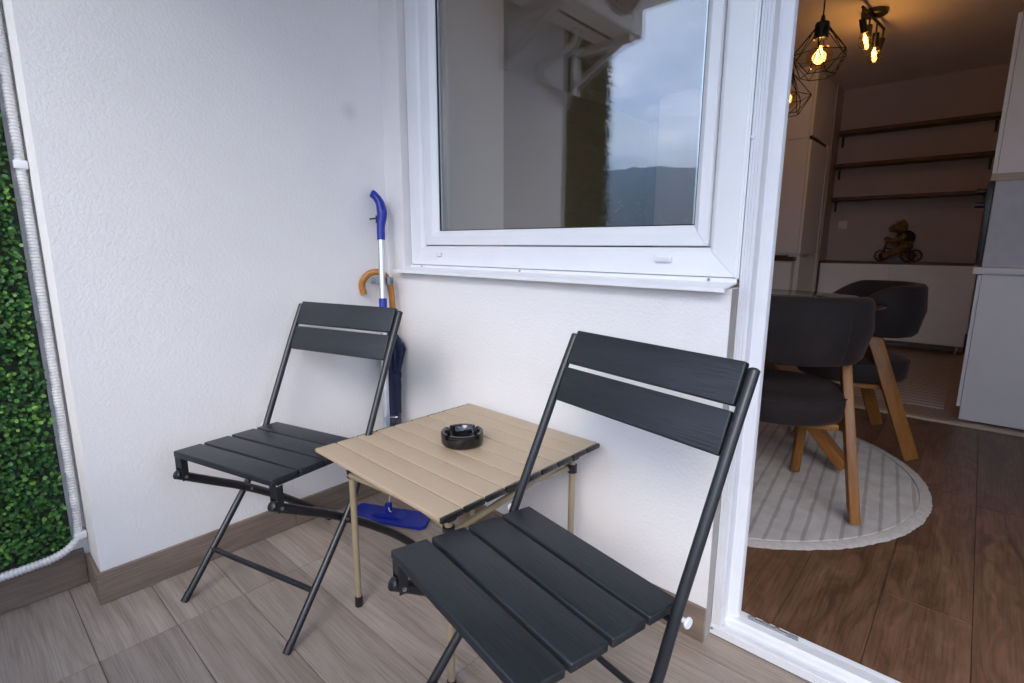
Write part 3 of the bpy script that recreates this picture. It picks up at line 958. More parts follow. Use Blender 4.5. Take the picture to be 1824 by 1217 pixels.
# plate
b = new()
pl = [(-0.165, -0.035), (-0.150, -0.052), (0.150, -0.052), (0.165, -0.035), (0.150, 0.050), (0.140, 0.056), (-0.140, 0.056), (-0.150, 0.050)]
prism(b, pl, 'z', 0.001, 0.012)
bmesh.ops.bevel(b, geom=b.edges[:], offset=0.0022, segments=2, affect='EDGES')
plate = finish('plate', b, M['blue'], mop, (0.016, -0.012, 0), (0, 0, R(26)))
b = new()
prism(b, [(-0.065, 0.011), (-0.045, 0.021), (-0.018, 0.026), (0.018, 0.026), (0.045, 0.021), (0.065, 0.011)], 'y', -0.026, 0.026)
bmesh.ops.bevel(b, geom=b.edges[:], offset=0.003, segments=2, affect='EDGES')
finish('hub', b, M['blue'], plate, smooth=40)
b = new(); box(b, -0.012, 0.012, -0.010, 0.010, 0.022, 0.060, 0.004, 2); finish('joint', b, M['blue'], plate)
b = new(); tube(b, smooth_path([(-0.006, 0.012, 0.075), (0.012, -0.006, 0.060), (0.030, -0.020, 0.040), (0.030, -0.010, 0.028), (0.010, -0.012, 0.024)], 6), 0.0016, 8)
finish('spray_hose', b, M['whiteplastic'], mop, smooth=60)

# wall clip that holds the mop pole
cl = empty('broom_clip', (0.075, -0.060, 0.868))
tag(cl, 'small grey spring clip gripping the mop pole in the corner', 'clip')
for s in (-1, 1):
    b = new(); box(b, -0.0065, 0.0065, -0.008, 0.008, -0.015, 0.015, 0.003, 2)
    finish('jaw', b, M['greyplastic'], cl, (s * 0.0185 + 0.007, s * 0.012 - 0.018, 0), (0, 0, R(38)))
b = new(); box(b, -0.06, 0.022, 0.004, 0.0085, -0.012, 0.012, 0.002); finish('base_plate', b, M['greyplastic'], cl, (0, 0.002, 0), (0, 0, R(45)))

# ------------------------------------------------------------------ umbrella hanging behind it
um = empty('umbrella', (0.072, -0.062, 0.0))
tag(um, 'folded navy umbrella with a curved honey wood handle behind the mop', 'umbrella')
hk = smooth_path([(0.002, 0.022, 0.66), (0.003, 0.024, 0.76), (0.001, 0.020, 0.84), (-0.012, 0.006, 0.885), (-0.032, -0.018, 0.899), (-0.052, -0.044, 0.888), (-0.064, -0.062, 0.855), (-0.060, -0.058, 0.815)], 8)
b = new(); tube(b, hk, 0.0120, 14); finish('handle', b, M['cane'], um, smooth=50)
b = new()
NU = 48
levels = [(0.012, 0.10), (0.016, 0.16), (0.021, 0.26), (0.024, 0.36), (0.026, 0.46), (0.023, 0.50), (0.027, 0.54), (0.033, 0.58), (0.036, 0.61), (0.028, 0.635), (0.013, 0.655)]
V = []
for r_, z_ in levels:
    amp = 0.16 + 0.25 * max(0, (z_ - 0.5) / 0.12)
    V.append([b.verts.new(((r_ * (1 + amp * math.sin(8 * a + z_ * 9)) * math.cos(a)) + 0.004, (r_ * (1 + amp * math.sin(8 * a + z_ * 9)) * math.sin(a)) + 0.012 + 0.01 * z_, z_ + 0.012 * math.sin(4 * a) * max(0, z_ - 0.5) * 8)) for a in [2 * math.pi * k / NU for k in range(NU)]])
for A, B_ in zip(V, V[1:]):
    for k in range(NU): b.faces.new((A[k], A[(k + 1) % NU], B_[(k + 1) % NU], B_[k]))
b.faces.new(V[0][::-1]); b.faces.new(V[-1])
cpy = finish('canopy', b, M['navy'], um, smooth=60)
b = new(); lathe(b, [(0.0268, -0.011), (0.0300, -0.010), (0.0300, 0.010), (0.0268, 0.011)], 24, (0.004, 0.017, 0.50), closed=True); finish('strap', b, M['navy'], cpy)
b = new(); tube(b, [(0.002, -0.002, 0.001), (0.002, 0.0, 0.012), (0.003, 0.006, 0.05), (0.004, 0.012, 0.105)], 0.005, 12, True, [0.003, 0.0045, 0.0055, 0.007]); finish('tip', b, M['cane'], um, smooth=50)

# ------------------------------------------------------------------ air conditioner outdoor unit on the side wall (seen mirrored in the glass)
ac = empty('air_conditioner', (0.245, -0.80, 2.0))
tag(ac, 'outdoor air conditioner unit on wall brackets, mirrored in the window glass', 'air conditioner')
finish('casing', box(new(), -0.115, 0.105, -0.37, 0.37, 0.0, 0.52, 0.012, 3), M['acwhite'], ac)
b = new(); box(b, -0.02, -0.002, -0.30, 0.16, -0.0015, 0.004)
finish('drain_slot', b, M['rubber'], ac)
b = new()
for k in range(8):
    rr = 0.028 + k * 0.027
    pts = [(0.112, -0.12 + rr * math.cos(a), 0.26 + rr * math.sin(a)) for a in np.linspace(0, 2 * math.pi, 41)]
    tube(b, pts, 0.0025, 6, False)
for k in range(12):
    a = 2 * math.pi * k / 12
    tube(b, [(0.112, -0.12 + 0.028 * math.cos(a), 0.26 + 0.028 * math.sin(a)), (0.113, -0.12 + 0.217 * math.cos(a + 0.5), 0.26 + 0.217 * math.sin(a + 0.5))], 0.0025, 6)
gl = finish('fan_grille', b, M['acwhite'], ac, smooth=60)
b = new(); cyl(b, (0.1052, -0.12, 0.26), (0.1065, -0.12, 0.26), 0.22, 40); finish('fan_opening', b, M['blackplastic'], gl)
for yy in (-0.27, 0.27):
    b = new()
    box(b, -0.243, 0.10, yy - 0.018, yy + 0.018, -0.034, -0.002)
    prism(b, [(-0.243, -0.20), (-0.243, -0.165), (0.02, -0.034), (0.06, -0.034)], 'y', yy - 0.007, yy + 0.007)
    box(b, -0.243, -0.225, yy - 0.018, yy + 0.018, -0.22, -0.0345)
    finish('wall_bracket', b, M['acwhite'], ac)
dr = smooth_path([(-0.06, -0.05, -0.002), (-0.08, -0.02, -0.08), (-0.13, 0.06, -0.14), (-0.19, 0.08, -0.17), (-0.215, 0.0, -0.20), (-0.225, -0.12, -0.22), (-0.225, -0.19, -0.26), (-0.30, -0.212, -0.30), (-0.375, -0.212, -0.34)], 8)
b = new(); tube(b, dr, 0.014, 12); finish('insulated_hose', b, M['conduit'], ac, smooth=60)

# ------------------------------------------------------------------ interior: rugs
rug = empty('round_rug', (0.87, 1.20, IF))
tag(rug, 'round ivory rug with grey stripes under the dining table', 'rug')
b = new(); lathe(b, [(0, 0.0005), (0.795, 0.0005), (0.798, 0.005), (0.794, 0.0085), (0, 0.0085)], 96); finish('pile', b, M['rug'], rug, (0, 0, 0), (0, 0, R(6)))
b = new()
prof = [(0.799, 0.0005), (0.828, 0.0005), (0.838, 0.002), (0.828, 0.0060), (0.799, 0.0078)]
lathe(b, prof, 360, closed=True)
for v in b.verts:
    r_ = math.hypot(v.co.x, v.co.y)
    if r_ > 0.83: v.co.xy *= 1 + rng.uniform(-0.003, 0.004)
finish('border', b, M['rug_edge'], rug, smooth=60)
run = empty('striped_rug', (1.27, 3.55, IF + 0.0045))
tag(run, 'small pale rug with thin brown stripes on the kitchen floor', 'rug')
b = new(); box(b, -0.40, 0.40, -0.78, 0.85, 0.0005, 0.008, 0.002); finish('weave', b, M['stripe'], run)
b = new()
for k in range(60):
    xx = -0.395 + 0.79 * k / 59
    for s, yy in ((-1, -0.778), (1, 0.848)):
        tube(b, [(xx, yy, 0.004), (xx + rng.normal() * 0.004, yy + s * 0.03, 0.002)], 0.0022, 5)
tag(finish('fringe', b, M['rug_edge'], run), kind='stuff')

# ------------------------------------------------------------------ dining table
dt = empty('dining_table', (0.93, 1.28, IF + 0.0090))
tag(dt, 'round glass dining table with oak legs on the round rug', 'table')
b = new(); lathe(b, [(0, 0.722), (0.545, 0.722), (0.55, 0.726), (0.55, 0.730), (0.545, 0.734), (0, 0.734)], 96); finish('top', b, M['tglass'], dt, smooth=40)
b = new(); lathe(b, [(0, 0.700), (0.30, 0.700), (0.305, 0.7205), (0, 0.7205)], 64); finish('under_plate', b, M['oak'], dt, smooth=40)
def board_leg(parent, name, p0, p1, w, th, mat, wdir=None):
    p0, p1 = Vector(p0), Vector(p1)
    d = (p1 - p0).normalized()
    wd = Vector(wdir) if wdir is not None else Vector((d.y, -d.x, 0))
    wd = (wd - d * wd.dot(d)).normalized()
    nn = d.cross(wd)
    b = new()
    Ln = (p1 - p0).length
    mt = Matrix((d, wd, nn)).transposed().to_4x4()
    box(b, 0, Ln, -w / 2, w / 2, -th / 2, th / 2, 0.004, 2)
    o = finish(name, b, mat, parent)
    mt.translation = p0
    o.matrix_local = mt
    return o
zt = 0.0
for (fx, fy, tx, ty) in ((0.475, 0.02, -0.10, 0.0), (-0.25, 0.40, 0.05, -0.08), (-0.25, -0.40, 0.05, 0.09)):
    p1 = Vector((fx, fy, 0.034)); p0 = Vector((tx, ty, 0.69))
    board_leg(dt, 'leg', p0, p1, 0.075, 0.045, M['oak'])
pmn = empty('placemat', (1.08, 1.22, IF + 0.0090 + 0.7345))
tag(pmn, 'round grey woven placemat near the edge of the dining table', 'placemat')
b = new(); lathe(b, [(0, 0.0003), (0.185, 0.0003), (0.19, 0.004), (0.185, 0.0085), (0.10, 0.0095), (0, 0.0095)], 64); finish('weave', b, M['ratt'], pmn, smooth=60)
tr = empty('dish', (1.27, 1.47, IF + 0.0090 + 0.7345))
tag(tr, 'small pale dish near the far edge of the glass dining table', 'dish')
b = new(); lathe(b, [(0, 0.0003), (0.06, 0.0003), (0.075, 0.004), (0.085, 0.010), (0.083, 0.012), (0.07, 0.006), (0, 0.006)], 64); finish('body', b, M['ratt'], tr, smooth=60)

# ------------------------------------------------------------------ dining chairs
def make_dining():
    """faces local -Y ... seat centre at the origin, back towards +Y"""
    root = empty('dining_chair')
    # seat cushion
    b = new()
    prof = [(0, 0.355), (0.185, 0.355), (0.212, 0.362), (0.225, 0.380), (0.228, 0.420), (0.225, 0.446), (0.212, 0.462), (0.17, 0.473), (0.08, 0.477), (0, 0.477)]
    lathe(b, prof, 64)
    for v in b.verts:
        v.co.x *= 1.03; v.co.y *= 1.05; v.co.z -= 0.022
    st = finish('seat', b, M['velvet'], root, smooth=60)
    pts = [(0.2265 * 1.03 * math.cos(a), 0.2265 * 1.05 * math.sin(a), 0.426) for a in np.linspace(0, 2 * math.pi, 65)]
    b = new(); tube(b, pts, 0.0028, 6, False); finish('piping', b, M['seam'], st, smooth=60)
    # wrap-around back
    b = new()
    n = 56
    cols = []
    for i in range(n + 1):
        f = -1 + 2 * i / n
        a = R(90) + R(112) * f
        e = abs(f)
        top = 0.795 - 0.012 * e ** 2 - 0.10 * max(0, (e - 0.62) / 0.38) ** 1.6
        bot = 0.553 + 0.03 * max(0, (e - 0.5) / 0.5) ** 1.5
        th = 0.055 - 0.018 * e ** 2
        col_ = []
        hz = top - bot
        for (fr, q) in [(0.0, 0.5), (0.02, 0.15), (0.07, 0.0), (0.5, -0.06), (0.93, 0.0), (0.985, 0.15), (1.0, 0.5), (0.985, 0.85), (0.93, 1.0), (0.5, 1.04), (0.07, 1.0), (0.02, 0.85)]:
            lean = 0.016 * fr + 0.016 * math.sin(math.pi * fr)
            r_ = 0.218 + lean - th / 2 + th * q
            x = 1.05 * r_ * math.cos(a); y = r_ * math.sin(a) * 1.0
            col_.append(b.verts.new((x, y, bot + hz * fr)))
        cols.append(col_)
    m_ = len(cols[0])
    for A, B_ in zip(cols, cols[1:]):
        for k in range(m_): b.faces.new((A[k], B_[k], B_[(k + 1) % m_], A[(k + 1) % m_]))
    b.faces.new(cols[0]); b.faces.new(cols[-1][::-1])
    bk = finish('backrest', b, M['velvet'], root, smooth=60)
    for aa in (R(90 - 38), R(90 + 38)):
        pts = []
        for fr in np.linspace(0.02, 0.98, 9):
            r_ = 0.218 + 0.016 * fr + 0.016 * math.sin(math.pi * fr) + 0.0265 - 0.018 * 0.11 + (0.0012 if 0.05 < fr < 0.95 else -0.006)
            pts.append((1.05 * r_ * math.cos(aa), r_ * math.sin(aa), 0.553 + 0.238 * fr))
        b = new(); tube(b, pts, 0.0026, 6); finish('seam', b, M['seam'], bk, smooth=60)
    # oak legs: boards that carry the back and run past the seat
    for s in (-1, 1):
        board_leg(root, 'rear_leg', (s * 0.192, 0.0, 0.655), (s * 0.252, 0.222, 0.0145), 0.058, 0.032, M['oak'], (0, 1, 0))
        board_leg(root, 'front_leg', (s * 0.115, -0.13, 0.36), (s * 0.110, -0.212, 0.0145), 0.05, 0.034, M['oak'], (0, 1, 0))
    b = new(); box(b, -0.190, 0.190, -0.13, 0.13, 0.310, 0.3335, 0.004); finish('seat_rail', b, M['oak'], root)
    return root
d1 = make_dining()
d1.location = (1.205, 0.95, IF + 0.0090); d1.rotation_euler = (0, 0, R(-161))
tag(d1, 'dark velvet dining chair with oak legs, its back turned to the balcony', 'chair', 'dining chairs round the table')
d2 = copy_tree(d1)
d2.location = (1.303, 1.80, IF + 0.0090); d2.rotation_euler = (0, 0, R(-68))
tag(d2, 'dark velvet dining chair on the far side of the table, facing the balcony', 'chair', 'dining chairs round the table')

# ------------------------------------------------------------------ pendants
def make_pendant(loc, zc, label, rz):
    root = empty('pendant_lamp', (loc[0], loc[1], zc), rz)
    tag(root, label, 'lamp', 'wire cage pendant lamps')
    b = new()
    n = 6
    top = [Vector((0.024 * math.cos(2 * math.pi * k / n), 0.024 * math.sin(2 * math.pi * k / n), 0.105)) for k in range(n)]
    mid = [Vector((0.105 * math.cos(2 * math.pi * (k + 0.5) / n), 0.105 * math.sin(2 * math.pi * (k + 0.5) / n), 0.0)) for k in range(n)]
    low = [Vector((0.062 * math.cos(2 * math.pi * k / n), 0.062 * math.sin(2 * math.pi * k / n), -0.075)) for k in range(n)]
    for k in range(n):
        k2 = (k + 1) % n
        for a, c in ((top[k], mid[k]), (top[k2], mid[k]), (mid[k], mid[k2]), (mid[k], low[k]), (mid[k], low[k2]), (low[k], low[k2])):
            tube(b, [a, c], 0.0019, 6)
    finish('cage', b, M['wire'], root, smooth=60)
    b = new(); lathe(b, [(0, 0.150), (0.006, 0.149), (0.010, 0.128), (0.024, 0.122), (0.026, 0.116), (0.026, 0.062), (0.022, 0.060), (0, 0.060)], 24); finish('socket', b, M['blackplastic'], root, smooth=35)
    b = new(); cyl(b, (0, 0, 0.148), (0, 0, CEIL - zc - 0.03), 0.0028, 8); finish('cord', b, M['blackplastic'], root)
    b = new(); lathe(b, [(0, CEIL - zc - 0.0), (0.05, CEIL - zc - 0.0), (0.05, CEIL - zc - 0.025), (0.01, CEIL - zc - 0.032), (0, CEIL - zc - 0.032)], 24); finish('ceiling_rose', b, M['blackplastic'], root)
    b = new()
    prof = [(0.013, 0.0595), (0.0135, 0.050)] + [(0.047 * math.cos(t), -0.005 + 0.047 * math.sin(t)) for t in np.linspace(R(68), R(-86), 16)] + [(0, -0.052)]
    lathe(b, prof, 32); bl = finish('bulb', b, M['bulb_glass'], root, smooth=80)
    b = new()
    for k in range(4):
        a = 2 * math.pi * k / 4 + 0.4
        tube(b, [(0.006 * math.cos(a), 0.006 * math.sin(a), 0.032), (0.017 * math.cos(a + 0.5), 0.017 * math.sin(a + 0.5), -0.018)], 0.0013, 6)
    finish('filament', b, M['filament'], bl)
    ld = bpy.data.lights.new('bulb_light', 'POINT'); ld.energy = 0.45; ld.color = (1.0, 0.56, 0.22); ld.shadow_soft_size = 0.03
    lo = bpy.data.objects.new('bulb_light', ld); col.objects.link(lo); lo.parent = root; lo.location = (0, 0, -0.005)
    return root
make_pendant((1.143, 1.30), 1.752, 'lit wire cage pendant lamp hanging in the middle of the doorway view', R(10))
make_pendant((0.945, 1.62), 1.690, 'lit wire cage pendant lamp half hidden behind the door jamb', R(38))

# ceiling spotlight with four bulbs
sp = empty('ceiling_spotlight', (1.005, 3.17, CEIL), R(84))
tag(sp, 'black ceiling spotlight with four small lit bulbs in wire cages', 'lamp')
b = new(); lathe(b, [(0, 0), (0.075, 0), (0.075, -0.022), (0.07, -0.026), (0, -0.026)], 32); finish('ceiling_plate', b, M['blackplastic'], sp, smooth=40)
b = new(); cyl(b, (-0.25, 0, -0.045), (0.25, 0, -0.045), 0.009, 12); cyl(b, (0, 0, -0.045), (0, 0, -0.02), 0.012, 12); finish('bar', b, M['blackplastic'], sp, smooth=40)
for k, xx in enumerate((-0.24, -0.08, 0.08, 0.24)):
    dv = Vector((0.25 * (-1) ** k, -0.18 + 0.12 * k, -1)).normalized()
    p = Vector((xx, 0, -0.05))
    b = new(); tube(b, [p, p + Vector((0, 0.0, -0.05)), p + Vector((0, 0, -0.05)) + dv * 0.02], 0.006, 8)
    tube(b, [p + Vector((0, 0, -0.05)) + dv * 0.01, p + Vector((0, 0, -0.05)) + dv * 0.095], 0.020, 16)
    hd = finish('spot_head', b, M['blackplastic'], sp, smooth=40)
    q = p + Vector((0, 0, -0.05)) + dv * 0.095
    rot = (-dv).to_track_quat('Z', 'Y').to_euler()
    b = new(); lathe(b, [(0.011, 0.0), (0.016, -0.012), (0.0215, -0.035), (0.018, -0.062), (0.008, -0.076), (0, -0.078)], 20); bu = finish('bulb', b, M['bulb_glass'], hd, tuple(q), tuple(rot), smooth=80)
    b = new()
    for a in (0.3, 2.4, 4.5):
        tube(b, [(0.004 * math.cos(a), 0.004 * math.sin(a), -0.010), (0.008 * math.cos(a), 0.008 * math.sin(a), -0.058)], 0.0016, 6)
    finish('filament', b, M['filament'], hd, tuple(q), tuple(rot))
    b = new()
    for zz, rr in ((-0.02, 0.034), (-0.05, 0.040), (-0.085, 0.026)):
        tube(b, [(rr * math.cos(a), rr * math.sin(a), zz) for a in np.linspace(0, 2 * math.pi, 7)], 0.0012, 5, False)
    for a in np.linspace(0, 2 * math.pi, 7)[:-1]:
        tube(b, [(0.02 * math.cos(a), 0.02 * math.sin(a), 0.0), (0.034 * math.cos(a), 0.034 * math.sin(a), -0.02), (0.040 * math.cos(a), 0.040 * math.sin(a), -0.05), (0.026 * math.cos(a), 0.026 * math.sin(a), -0.085)], 0.0012, 5)
    finish('cage', b, M['wire'], hd, tuple(q), tuple(rot), smooth=60)
    ld = bpy.data.lights.new('bulb_light', 'POINT'); ld.energy = 0.30; ld.color = (1.0, 0.52, 0.18); ld.shadow_soft_size = 0.02
    lo = bpy.data.objects.new('bulb_light', ld); col.objects.link(lo); lo.parent = sp; lo.location = tuple(q + dv * 0.035)

# ------------------------------------------------------------------ far wall: shelves, low cabinet, switch
for z, lab in ((2.105, 'top brown wall shelf under the kitchen ceiling'), (1.795, 'middle brown wall shelf of the three'), (1.478, 'lowest brown wall shelf above the toy bear')):
    sh = empty('wall_shelf', (1.13, YF - 0.001, z))
    tag(sh, lab, 'shelf', 'shelves on the far wall')
    b = new(); box(b, -0.60, 0.575, -0.20, 0.0, -0.030, 0, 0.0015, 1); finish('board', b, M['shelf'], sh)
    for xx in (-0.585, 0.55):
        b = new(); box(b, xx - 0.010, xx + 0.010, -0.14, 0.0, -0.036, -0.0305); box(b, xx - 0.010, xx + 0.010, -0.006, 0, -0.13, -0.0361); finish('bracket', b, M['blackplastic'], sh)
low = empty('low_cabinet', (1.11, 4.855, IF + 0.004))
tag(low, 'low white cabinet with two doors and wooden top below the shelves', 'cabinet')
b = new(); box(b, -0.60, 0.60, 0.02, 0.240, 0.085, 0.795); finish('carcass', b, M['cab'], low)
for xa, xb in ((-0.598, -0.0185), (-0.0155, 0.598)):
    b = new(); box(b, xa, xb, 0.0, 0.0185, 0.085, 0.800, 0.0015, 1); finish('door', b, M['cab'], low)
b = new(); box(b, -0.605, 0.605, -0.004, 0.244, 0.802, 0.824, 0.0015, 1); finish('top', b, M['shelf'], low)
for xx in (-0.54, 0.0, 0.545):
    b = new(); lathe(b, [(0, 0.0004), (0.02, 0.0004), (0.02, 0.010), (0.017, 0.012), (0.017, 0.0848), (0, 0.0848)], 20, (xx, 0.06, 0)); finish('foot', b, M['steel'], low)
sw = empty('light_switch', (0.625, YF - 0.001, 1.218))
tag(sw, 'white square light switch on the rose grey wall', 'switch')
finish('plate', box(new(), -0.04, 0.04, -0.009, 0, -0.04, 0.04, 0.003), M['whiteplastic'], sw)
finish('rocker', box(new(), -0.028, 0.028, -0.0125, -0.0092, -0.028, 0.028, 0.0015), M['whiteplastic'], sw)

# ------------------------------------------------------------------ toy bear on tricycle
BX, BY, BZ = 1.125, 4.955, IF + 0.004 + 0.8245
tri = empty('toy_tricycle', (BX, BY, BZ))
tag(tri, 'black toy tricycle with spoked wheels on the low cabinet', 'toy')
def wheel(cx_, cy_, r):
    b = new()
    pts = [(cx_ + r * 0.88 * math.cos(a), cy_, r + r * 0.88 * math.sin(a)) for a in np.linspace(0, 2 * math.pi, 29)]
    tube(b, pts, r * 0.12, 8, False)
    wv = finish('wheel', b, M['tripaint'], tri, smooth=60)
    b = new()
    for k in range(8):
        a = 2 * math.pi * k / 8
        tube(b, [(cx_, cy_, r), (cx_ + r * 0.85 * math.cos(a), cy_, r + r * 0.85 * math.sin(a))], 0.003, 5)
    cyl(b, (cx_, cy_ - 0.008, r), (cx_, cy_ + 0.008, r), 0.012, 10)
    finish('spokes', b, M['redbrown'], wv, smooth=60)
wheel(-0.128, 0.0, 0.055); wheel(0.085, -0.06, 0.058); wheel(0.13, 0.06, 0.058)
b = new()
tube(b, [(-0.128, -0.012, 0.055), (-0.105, -0.012, 0.12), (-0.09, 0, 0.20)], 0.006, 8)
tube(b, [(-0.128, 0.012, 0.055), (-0.105, 0.012, 0.12), (-0.09, 0, 0.20)], 0.006, 8)
tube(b, [(-0.10, 0, 0.13), (0.0, 0, 0.10), (0.105, 0, 0.075)], 0.007, 8)
tube(b, [(0.085, -0.06, 0.058), (0.13, 0.06, 0.058)], 0.006, 8)
box(b, 0.02, 0.11, -0.03, 0.03, 0.095, 0.11, 0.004)
finish('fork_and_axle', b, M['tripaint'], tri, smooth=50)
b = new(); tube(b, [(-0.09, -0.06, 0.195), (-0.09, 0, 0.205), (-0.09, 0.06, 0.195)], 0.005, 8); finish('handlebar', b, M['tripaint'], tri, smooth=50)
bear = empty('teddy_bear', (BX, BY, BZ))
tag(bear, 'golden teddy bear with black vest riding the toy tricycle', 'toy')
b = new()
def ball(bm, c, r, s=(1, 1, 1), rot=None):
    m_ = Matrix.Translation(c) @ (rot.to_4x4() if rot else Matrix.Identity(4)) @ Matrix.Diagonal((*s, 1))
    bmesh.ops.create_icosphere(bm, subdivisions=3, radius=r, matrix=m_)
ball(b, (0.045, 0, 0.205), 0.068, (1.0, 0.95, 1.25))
ball(b, (0.055, 0, 0.145), 0.055)
ball(b, (-0.005, 0, 0.325), 0.058, (1.08, 1, 1))
ball(b, (-0.058, 0, 0.305), 0.030, (1.1, 0.9, 0.85))
for s in (-1, 1):
    ball(b, (0.012, s * 0.050, 0.370), 0.020)
    for k in range(7):
        f = k / 6
        ball(b, (0.035 - 0.125 * f, s * (0.062 + 0.004 * math.sin(f * 3)), 0.235 - 0.055 * math.sin(f * 2.2) + 0.02 * f), 0.027 - 0.006 * f)
        ball(b, (0.045 - 0.145 * f, s * (0.045 + 0.01 * f), 0.125 - 0.075 * f), 0.034 - 0.007 * f)
    ball(b, (-0.105, s * 0.055, 0.055), 0.030, (0.8, 0.8, 1.2))
bo = finish('body', b, M['bearfur'], bear, smooth=0)
rm = bo.modifiers.new('remesh', 'REMESH'); rm.mode = 'VOXEL'; rm.voxel_size = 0.006; rm.use_smooth_shade = True
tx = bpy.data.textures.new('fur', 'CLOUDS'); tx.noise_scale = 0.014
dm = bo.modifiers.new('fur', 'DISPLACE'); dm.texture = tx; dm.strength = 0.012; dm.mid_level = 0.4
b = new()
ball(b, (0.049, 0, 0.225), 0.0735, (1.0, 0.98, 0.92))
bmesh.ops.bisect_plane(b, geom=b.verts[:] + b.edges[:] + b.faces[:], plane_co=(0, 0, 0.17), plane_no=(0, 0, 1), clear_inner=True)
vo = finish('vest', b, M['blackcloth'], bear, smooth=60)
b = new(); ball(b, (-0.020, 0, 0.352), 0.050, (0.75, 1.02, 0.55), Matrix.Rotation(R(-38), 3, 'Y')); finish('headscarf', b, M['blackcloth'], bear, smooth=60)
b = new()
for yy in (-0.02, 0.02): ball(b, (-0.072, yy * 0.9, 0.330), 0.006)
ball(b, (-0.090, 0, 0.312), 0.008)
finish('eyes_and_nose', b, M['tripaint'], bear, smooth=60)
b = new()
for s in (-1, 1): ball(b, (-0.118, s * 0.055, 0.050), 0.031, (0.7, 0.95, 1.15))
finish('shoes', b, M['blackcloth'], bear, smooth=60)
b = new()
for k in range(5):
    ball(b, (-0.047 + 0.012 * k, -0.046 - 0.002 * (k % 2), 0.352 + 0.006 * k), 0.005)
finish('scarf_dots', b, M['whiteplastic'], bear, smooth=60)

# ------------------------------------------------------------------ tall cabinet on the left of the kitchen
tall = empty('tall_cabinet', (0.24, 4.45, IF + 0.004))
tag(tall, 'tall white cabinet reaching the ceiling beside the shelves', 'cabinet')
H = CEIL - IF - 0.006
b = new(); box(b, -1.2, 0.235, -0.36, 0.36, 0.0, H); finish('carcass', b, M['cab'], tall)
finish('upper_door', box(new(), 0.2365, 0.256, -0.355, 0.355, 1.92, H - 0.02, 0.0015, 1), M['cab'], tall)
finish('middle_door', box(new(), 0.2365, 0.256, -0.355, 0.25, 0.90, 1.885, 0.0015, 1), M['cab'], tall)
finish('lower_door', box(new(), 0.2365, 0.256, -0.355, 0.25, 0.06, 0.885, 0.0015, 1), M['cab'], tall)
finish('side_post', box(new(), 0.2365, 0.262, 0.255, 0.352, 0.0, 1.915, 0.001, 1), M['cab'], tall)
finish('front_panel', box(new(), -1.19, 0.234, -0.378, -0.361, 1.90, H - 0.001, 0.001, 1), M['cab'], tall)
finish('front_panel', box(new(), -1.19, 0.234, -0.378, -0.361, 0.90, 1.897, 0.001, 1), M['cab'], tall)
bx('grip_strip', M['blackplastic'], tall, 0.2366, 0.244, -0.355, 0.25, 1.888, 1.915)
bx('door_handle', M['steel'], tall, 0.2565, 0.275, -0.30, -0.14, 0.874, 0.884, 0.002)
al = bx('alcove_panel', M['inner_wall'], iw2, 0.475, 0.508, 4.815, YF - 0.001, 0.86, CEIL - 0.001)
cnt = empty('kitchen_counter', (0.24, 3.70, IF + 0.004))
tag(cnt, 'white kitchen counter with wooden worktop in front of the tall cabinet', 'counter')
b = new(); box(b, -1.2, 0.225, 0.29, 0.370, 0.06, 0.835); finish('carcass', b, M['cab'], cnt)
b = new(); box(b, -1.2, 0.234, 0.262, 0.370, 0.836, 0.872, 0.002, 1); finish('worktop', b, M['shelf'], cnt)
finish('door', box(new(), -0.3, 0.224, 0.271, 0.289, 0.07, 0.828, 0.0015, 1), M['cab'], cnt)
finish('plinth', box(new(), -1.2, 0.18, 0.31, 0.36, 0.0, 0.059), M['greyplastic'], cnt)
hob = empty('serving_board', (0.25, 4.02, IF + 0.004 + 0.873))
tag(hob, 'dark flat board lying on the wooden worktop', 'board')
finish('body', box(new(), -0.16, 0.16, -0.045, 0.045, 0.0003, 0.012, 0.004), M['redbrown'], hob)

# ------------------------------------------------------------------ right-hand kitchen units
ku = empty('kitchen_unit', (2.05, 2.87, IF + 0.014))
tag(ku, 'white kitchen base unit with pale worktop nearest the balcony door', 'cabinet')
finish('side_panel', box(new(), -0.307, 0.32, -0.300, -0.282, 0.0, 0.812, 0.001, 1), M['cab'], ku)
finish('carcass', box(new(), -0.300, 0.32, -0.281, 0.30, 0.06, 0.811), M['cab'], ku)
finish('door', box(new(), -0.325, -0.3085, -0.290, 0.298, 0.07, 0.808, 0.0015, 1), M['cab'], ku)
bx('worktop', M['cab'], ku, -0.347, 0.33, -0.322, 0.31, 0.8125, 0.848, 0.003)
bx('door_handle', M['blackplastic'], ku, -0.338, -0.3255, 0.20, 0.23, 0.30, 0.42, 0.003)
fr = empty('tall_fridge', (2.05, 3.45, IF + 0.004))
tag(fr, 'tall built-in refrigerator cabinet with grey side and black door edge', 'refrigerator')
# stands just behind the base unit
fr.location = (2.05, 2.90, IF + 0.014 + 0.849)
fr.name = 'built_in_oven'
tag(fr, 'pale built-in oven housing with black door edge above the worktop', 'oven')
finish('housing', box(new(), -0.315, 0.30, -0.300, 0.28, 0.0, 0.448, 0.002, 1), plain('grey_white_panel', (0.52, 0.52, 0.56), 0.35, var=0.05), fr)
bx('door_edge', M['blackplastic'], fr, -0.345, -0.316, -0.290, 0.27, 0.01, 0.445, 0.003)
for zz in (0.33, 0.40):
    b = new(); cyl(b, (-0.385, -0.25, zz), (-0.3455, -0.25, zz), 0.016, 16); finish('control_knob', b, M['blackplastic'], fr)
up = empty('upper_cabinet', (2.05, 2.90, IF + 0.014 + 0.849 + 0.4495))
tag(up, 'tall white upper cabinet with cream edge above the oven housing', 'cabinet')
bx('bottom_edge', M['cabedge'], up, -0.335, 0.30, -0.302, 0.28, 0.0, 0.035)
